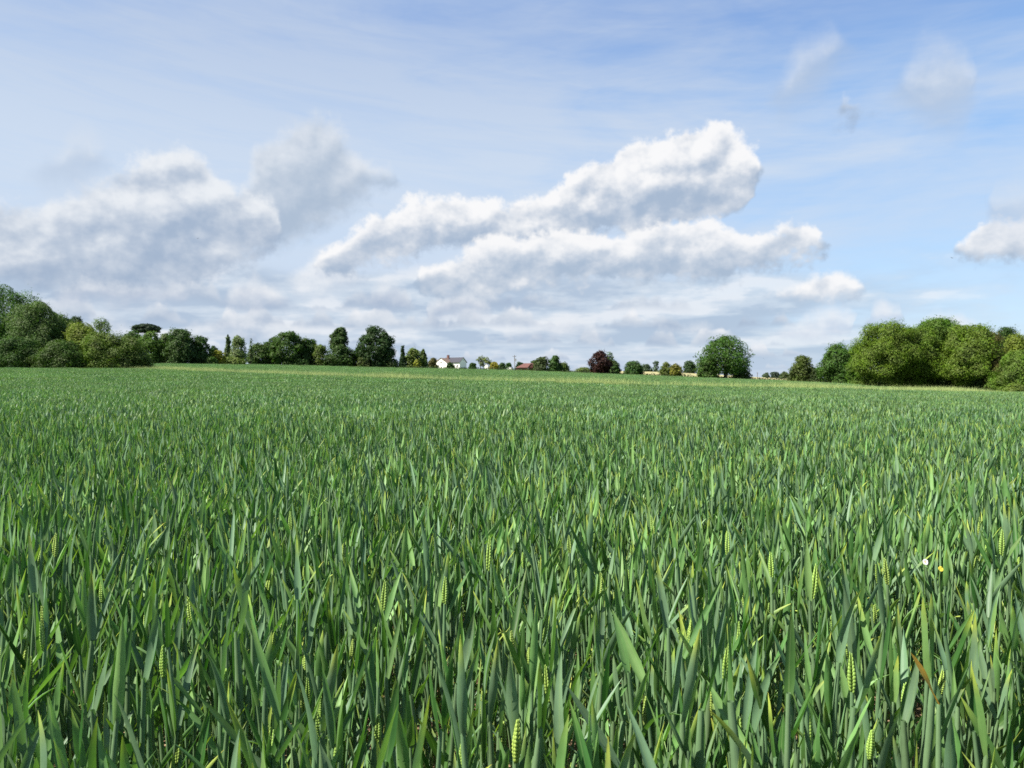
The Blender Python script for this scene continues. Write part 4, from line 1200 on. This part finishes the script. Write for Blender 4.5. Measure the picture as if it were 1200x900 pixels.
# brown-roofed outbuilding on its left
ox, oy, oz = pos(512.5, 358)
oh = empty('outbuilding', (ox, oy, oz), R(-30))
tag(oh, 'low brown-roofed outbuilding left of the white house', 'outbuilding')
MB().box(-3.2, 3.2, -2, 2, 0, 2.5).build('wall', M_BRICK, oh)
MB().slab([(-3.5, -2.3, 2.35), (3.5, -2.3, 2.35), (3.5, 0, 4.2), (-3.5, 0, 4.2)], .12).slab([(3.5, 2.3, 2.35), (-3.5, 2.3, 2.35), (-3.5, 0, 4.2), (3.5, 0, 4.2)], .12) \
    .face((-3.2, -2, 2.5), (-3.2, 0, 4.15), (-3.2, 2, 2.5)).face((3.2, -2, 2.5), (3.2, 2, 2.5), (3.2, 0, 4.15)).build('roof', M_BROWNTILE, oh)

# small white sheds among the gardens
def shed(px, d, w, l, h, rz, label):
    x, y, z = pos(px, d)
    s = empty('garden_shed', (x, y, z), rz); tag(s, label, 'shed')
    mb = MB(); rgd = h * 1.45
    mb.face((-w / 2, -l / 2, 0), (w / 2, -l / 2, 0), (w / 2, -l / 2, h), (0, -l / 2, rgd), (-w / 2, -l / 2, h))
    mb.face((w / 2, l / 2, 0), (-w / 2, l / 2, 0), (-w / 2, l / 2, h), (0, l / 2, rgd), (w / 2, l / 2, h))
    mb.face((w / 2, -l / 2, 0), (w / 2, l / 2, 0), (w / 2, l / 2, h), (w / 2, -l / 2, h))
    mb.face((-w / 2, l / 2, 0), (-w / 2, -l / 2, 0), (-w / 2, -l / 2, h), (-w / 2, l / 2, h))
    mb.build('wall', M_WHITE, s)
    e = .12
    MB().slab([(w / 2 + e, -l / 2 - e, h - e), (w / 2 + e, l / 2 + e, h - e), (0, l / 2 + e, rgd + .02), (0, -l / 2 - e, rgd + .02)], .06) \
        .slab([(-w / 2 - e, l / 2 + e, h - e), (-w / 2 - e, -l / 2 - e, h - e), (0, -l / 2 - e, rgd + .02), (0, l / 2 + e, rgd + .02)], .06).build('roof', M_METAL, s)
    return s
shed(571.0, 326, 1.6, 2.2, 1.85, R(-22), 'small white gabled shed left of the golden bush')
shed(597.5, 322, 2.6, 1.6, 1.15, R(-12), 'low white hut below the telegraph pole')

# red-roofed barn
bx_, by_, bz_ = pos(619, 322)
barn = empty('red_barn', (bx_, by_, bz_), R(-8))
tag(barn, 'low barn with a red tiled hipped roof and white door posts', 'barn')
BW, BD, BE, BR = 4.6, 3.0, 1.75, 3.55
MB().box(-BW, BW, -BD, BD, 0, BE).build('wall', M_BRICK, barn)
br = MB()
A, B_, C_, D_ = (-BW - .3, -BD - .3, BE - .1), (BW + .3, -BD - .3, BE - .1), (BW + .3, BD + .3, BE - .1), (-BW - .3, BD + .3, BE - .1)
E1, E2 = (-BW + 3.0, 0, BR), (BW - 2.4, 0, BR)
br.face(A, B_, E2, E1).face(C_, D_, E1, E2).face(D_, A, E1).face(B_, C_, E2).face(A, D_, C_, B_)
br.build('roof', M_REDTILE, barn)
gb = MB()       # cross gable over the doors
gb.face((0.3, -BD - .6, BE - .1), (3.1, -BD - .6, BE - .1), (1.7, -BD - .6, BR - .35))
gb.build('gable', M_DARK, barn)
MB().slab([(3.3, -BD - .75, BE - .2), (3.3, -0.9, BE - .2), (1.7, -0.9, BR - .28), (1.7, -BD - .75, BR - .28)], .08) \
    .slab([(0.1, -0.9, BE - .2), (0.1, -BD - .75, BE - .2), (1.7, -BD - .75, BR - .28), (1.7, -0.9, BR - .28)], .08).build('gable_roof', M_REDTILE, barn)
MB().box(0.45, 2.95, -BD - .12, -BD - .01, 0.02, BE - .05).build('door', M_DARK, barn)
for x0 in (0.28, 2.96):
    MB().box(x0, x0 + .22, -BD - .62, -BD - .40, 0, BE - .12).build('door_post', M_WHITE, barn)

# telegraph pole with a transformer
tx, ty, tz = pos(603, 352)
tp = empty('telegraph_pole', (tx, ty, tz)); tag(tp, 'grey telegraph pole with a box on its side, left of the red roof', 'pole')
ph = world_z(416, 352) - tz
MB().tube([(0, 0, -.2), (0, 0, ph)], [.19, .13], 8).build('post', M_WOOD, tp)
MB().box(-.9, .9, -.22, -.12, ph - .7, ph - .52).build('crossarm', M_WOOD, tp)
MB().box(.16, .85, -.3, .35, ph - 2.9, ph - 1.7).tube([(.35, 0, ph - 1.7), (.35, 0, ph - 1.4)], [.06, .04]).build('transformer', M_METAL, tp)
for k in (-.8, -.3, .8):
    MB().tube([(k, -.17, ph - .52), (k, -.17, ph - .36)], [.05, .03]).build('insulator', M_METAL, tp)

def fence_post(px, d, top, r, mat, label):
    x, y, z = pos(px, d); h = world_z(top, d) - z
    p = empty('wooden_post', (x, y, z)); tag(p, label, 'post')
    MB().tube([(0, 0, -.2), (0, 0, h - .15), (0, 0, h)], [r, r, r * .5], 8).build('post', mat, p)
    MB().box(-.35, .35, -.05, .05, h - .55, h - .45).build('crossbar', mat, p)
fence_post(887.5, 300, 435.8, .10, M_WOOD, 'thin bare post standing in the hedge right of the big oak')
fence_post(852.5, 281.5, 433.5, .14, M_PALE_BARK, 'pale post in front of the big solitary oak')

# ------------------------------------------------------------------ birds
M_BIRD = plain("dark_feathers", (0.045, 0.042, 0.045), 0.7, 0.2, 0.2, 20.0)
def bird(px, py, d, span, rz, bank, label):
    x = (px - 600) / F * d
    b = empty('bird', (x, d, world_z(py, d)), rz); b.rotation_euler = (0, bank, rz)
    tag(b, label, 'bird')
    s = span / 2
    mb = MB()
    mb.tube([(0, .32 * s, .02), (0, .24 * s, .03), (0, .05 * s, .02), (0, -.22 * s, 0), (0, -.42 * s, 0)], [.012, .045 * s + .01, .10 * s, .06 * s, .02], 8)
    for sg in (-1, 1):
        q = [(sg * .05 * s, .16 * s, .03), (sg * .48 * s, .20 * s, .10 * s + .03), (sg * s, -.06 * s, .03 * s + .03), (sg * .5 * s, -.02 * s, .08 * s + .03), (sg * .05 * s, -.12 * s, .02)]
        i = len(mb.v)
        mb.v += q + [(a, b_, c - .012) for a, b_, c in q]
        mb.f += [tuple(i + k for k in range(5)), tuple(i + 5 + k for k in reversed(range(5)))] + [(i + k, i + 5 + k, i + 5 + (k + 1) % 5, i + (k + 1) % 5) for k in range(5)]
    i = len(mb.v)
    q = [(-.03, -.36 * s, 0), (.03, -.36 * s, 0), (.11 * s, -.66 * s, 0), (-.11 * s, -.66 * s, 0)]
    mb.v += q + [(a, b_, c - .01) for a, b_, c in q]
    mb.f += [tuple(i + k for k in range(4)), tuple(i + 4 + k for k in reversed(range(4)))] + [(i + k, i + 4 + k, i + 4 + (k + 1) % 4, i + (k + 1) % 4) for k in range(4)]
    mb.build('body', M_BIRD, b)
bird(1115.5, 302.3, 80, .46, R(20), R(8), 'dark bird gliding in the blue sky at the right')
bird(231.5, 279.5, 90, .32, R(70), R(-12), 'small dark bird in front of the grey cloud at the left')
bird(895, 420.5, 110, .26, R(40), R(10), 'tiny bird low over the hedge right of the big oak')

# ------------------------------------------------------------------ wheat plants that stand out, and weeds
def one_blade(name, parent, base, phi, a0, k, ln, wd, roll, yel, bri, frm=0.4):
    A = lambda v: np.array([v], float)
    V, Q, u, t = blades(np.array([base], float), A(phi), A(a0), A(k), A(ln), A(wd), A(roll), A(yel), A(bri), 10, 2, 0.22, frm)
    return link(name, mesh_np(name, V, Q, u, t, smooth=True), M_WHEAT, parent)

def wheat_plant(px, py, h, ear_len, yel, lean, label, group=None, withered=False, seed=0):
    rg = np.random.default_rng(3000 + seed)
    x, y = spot(px, py, h)
    root = empty('wheat_plant', (x, y, gz(x, y)))
    tag(root, label, 'wheat plant', group)
    top_h = h - ear_len * 0.5 if not withered else h - 0.04
    top = np.array([[lean * 0.25, 0.0, top_h]])
    o1 = np.array([1.0])
    V, Q, u, t = stems(np.zeros((1, 3)), top, 0.0021 * o1, 0.0024 * o1, np.array([0.05]), np.array([0.7]), 10, 8, np.array([0.0016]))
    link('stem', mesh_np('stem', V, Q, u, t, smooth=True), M_WHEAT, root)
    ph = rg.uniform(0, 6.28)
    for i, (f, ln, wd, a0, k) in enumerate(((0.93, .125, .0145, .38, .25), (0.70, .17, .0135, .30, .6), (0.46, .20, .0115, .4, .9))):
        b = top[0] * f
        if withered and i == 0:
            one_blade('leaf', root, top[0], 3.3, 0.45, 0.2, .085, .0115, 1.2, 1.0, 0.9, -9.0)['label'] = 'orange withered leaf'
            continue
        one_blade('leaf', root, b, ph + i * math.pi + rg.normal(0, .3) + 0.6, a0, k, ln * rg.uniform(.85, 1.15), wd, rg.normal(0, .5), rg.uniform(0, .3), rg.uniform(.4, .9))
    if not withered:
        V, Q, u, t = ear_mesh(top[0] - np.array([0, 0, 0.004]), (lean, 0.02, 1), ear_len, 0.0092, yel, rg)
        link('ear', mesh_np('ear', V, Q, u, t), M_WHEAT, root)
    return root
for i, e in enumerate(EARS):
    wheat_plant(*e[:6], e[6], 'wheat plants already in ear', seed=i)
wheat_plant(*WITHERED, .06, 0, .02, 'wheat plant with an orange withered leaf in the lower right corner', withered=True, seed=90)

M_PETAL_W = plain("white_petal", (0.66, 0.65, 0.62), 0.6, 0.2, 0.06, 200.0)
M_PETAL_Y = plain("yellow_petal", (0.50, 0.42, 0.05), 0.6, 0.2, 0.12, 200.0)
M_CENTRE = plain("flower_centre", (0.60, 0.30, 0.02), 0.7, 0.2, 0.2, 300.0)
M_STALK = plain("weed_stalk", (0.085, 0.16, 0.04), 0.6, 0.2, 0.2, 60.0)
def flower(px, py, h, name, mat, n, r, tilt, label):
    x, y = spot(px, py, h)
    root = empty(name, (x, y, gz(x, y))); tag(root, label, 'flower')
    MB().tube([(0.02, 0.02, 0), (0.012, 0.008, h * .5), (0, 0, h - .006), (0, -.004, h)], [.0014, .0012, .001, .0012], 7).build('stem', M_STALK, root)
    fw = Vector((0.15, -math.cos(tilt), math.sin(tilt))).normalized()
    a = fw.cross(Vector((0, 0, 1))).normalized(); b = a.cross(fw)
    c0 = Vector((0, -.005, h))
    for k in range(n):
        t = 2 * math.pi * k / n + 0.3
        dr = a * math.cos(t) + b * math.sin(t); sd = fw.cross(dr)
        rows = []
        for f, w, cup in ((0.12, .16, 0.0), (0.4, .46, 0.10), (0.75, .58, 0.16), (1.0, .30, 0.14)):
            c = c0 + dr * (r * f) + fw * (r * cup)
            rows.append([c - sd * r * w, c + fw * r * .05, c + sd * r * w])
        mb = MB()
        for p, q in zip(rows, rows[1:]):
            mb.face(p[0], p[1], q[1], q[0]); mb.face(p[1], p[2], q[2], q[1])
        mb.build('petal', mat, root)
    MB().tube([c0 - fw * .001, c0 + fw * r * .10, c0 + fw * r * .2], [r * .22, r * .24, r * .1], 9).build('centre', M_CENTRE, root)
    for k, (z, ph_) in enumerate(((.35, 0.4), (.62, 2.6), (.8, 4.4))):
        one_blade('leaf', root, (0.01 * (1 - z), 0, h * z), ph_, .9, .5, .05, .012, 0, 0.15, .6)
flower(*FLOWERS[0], 'white_flower', M_PETAL_W, 5, .0075, .35, 'small white flower with a yellow centre among the wheat at the right')
flower(*FLOWERS[1], 'yellow_flower', M_PETAL_Y, 4, .0068, .5, 'small yellow flower just right of the white one in the wheat')
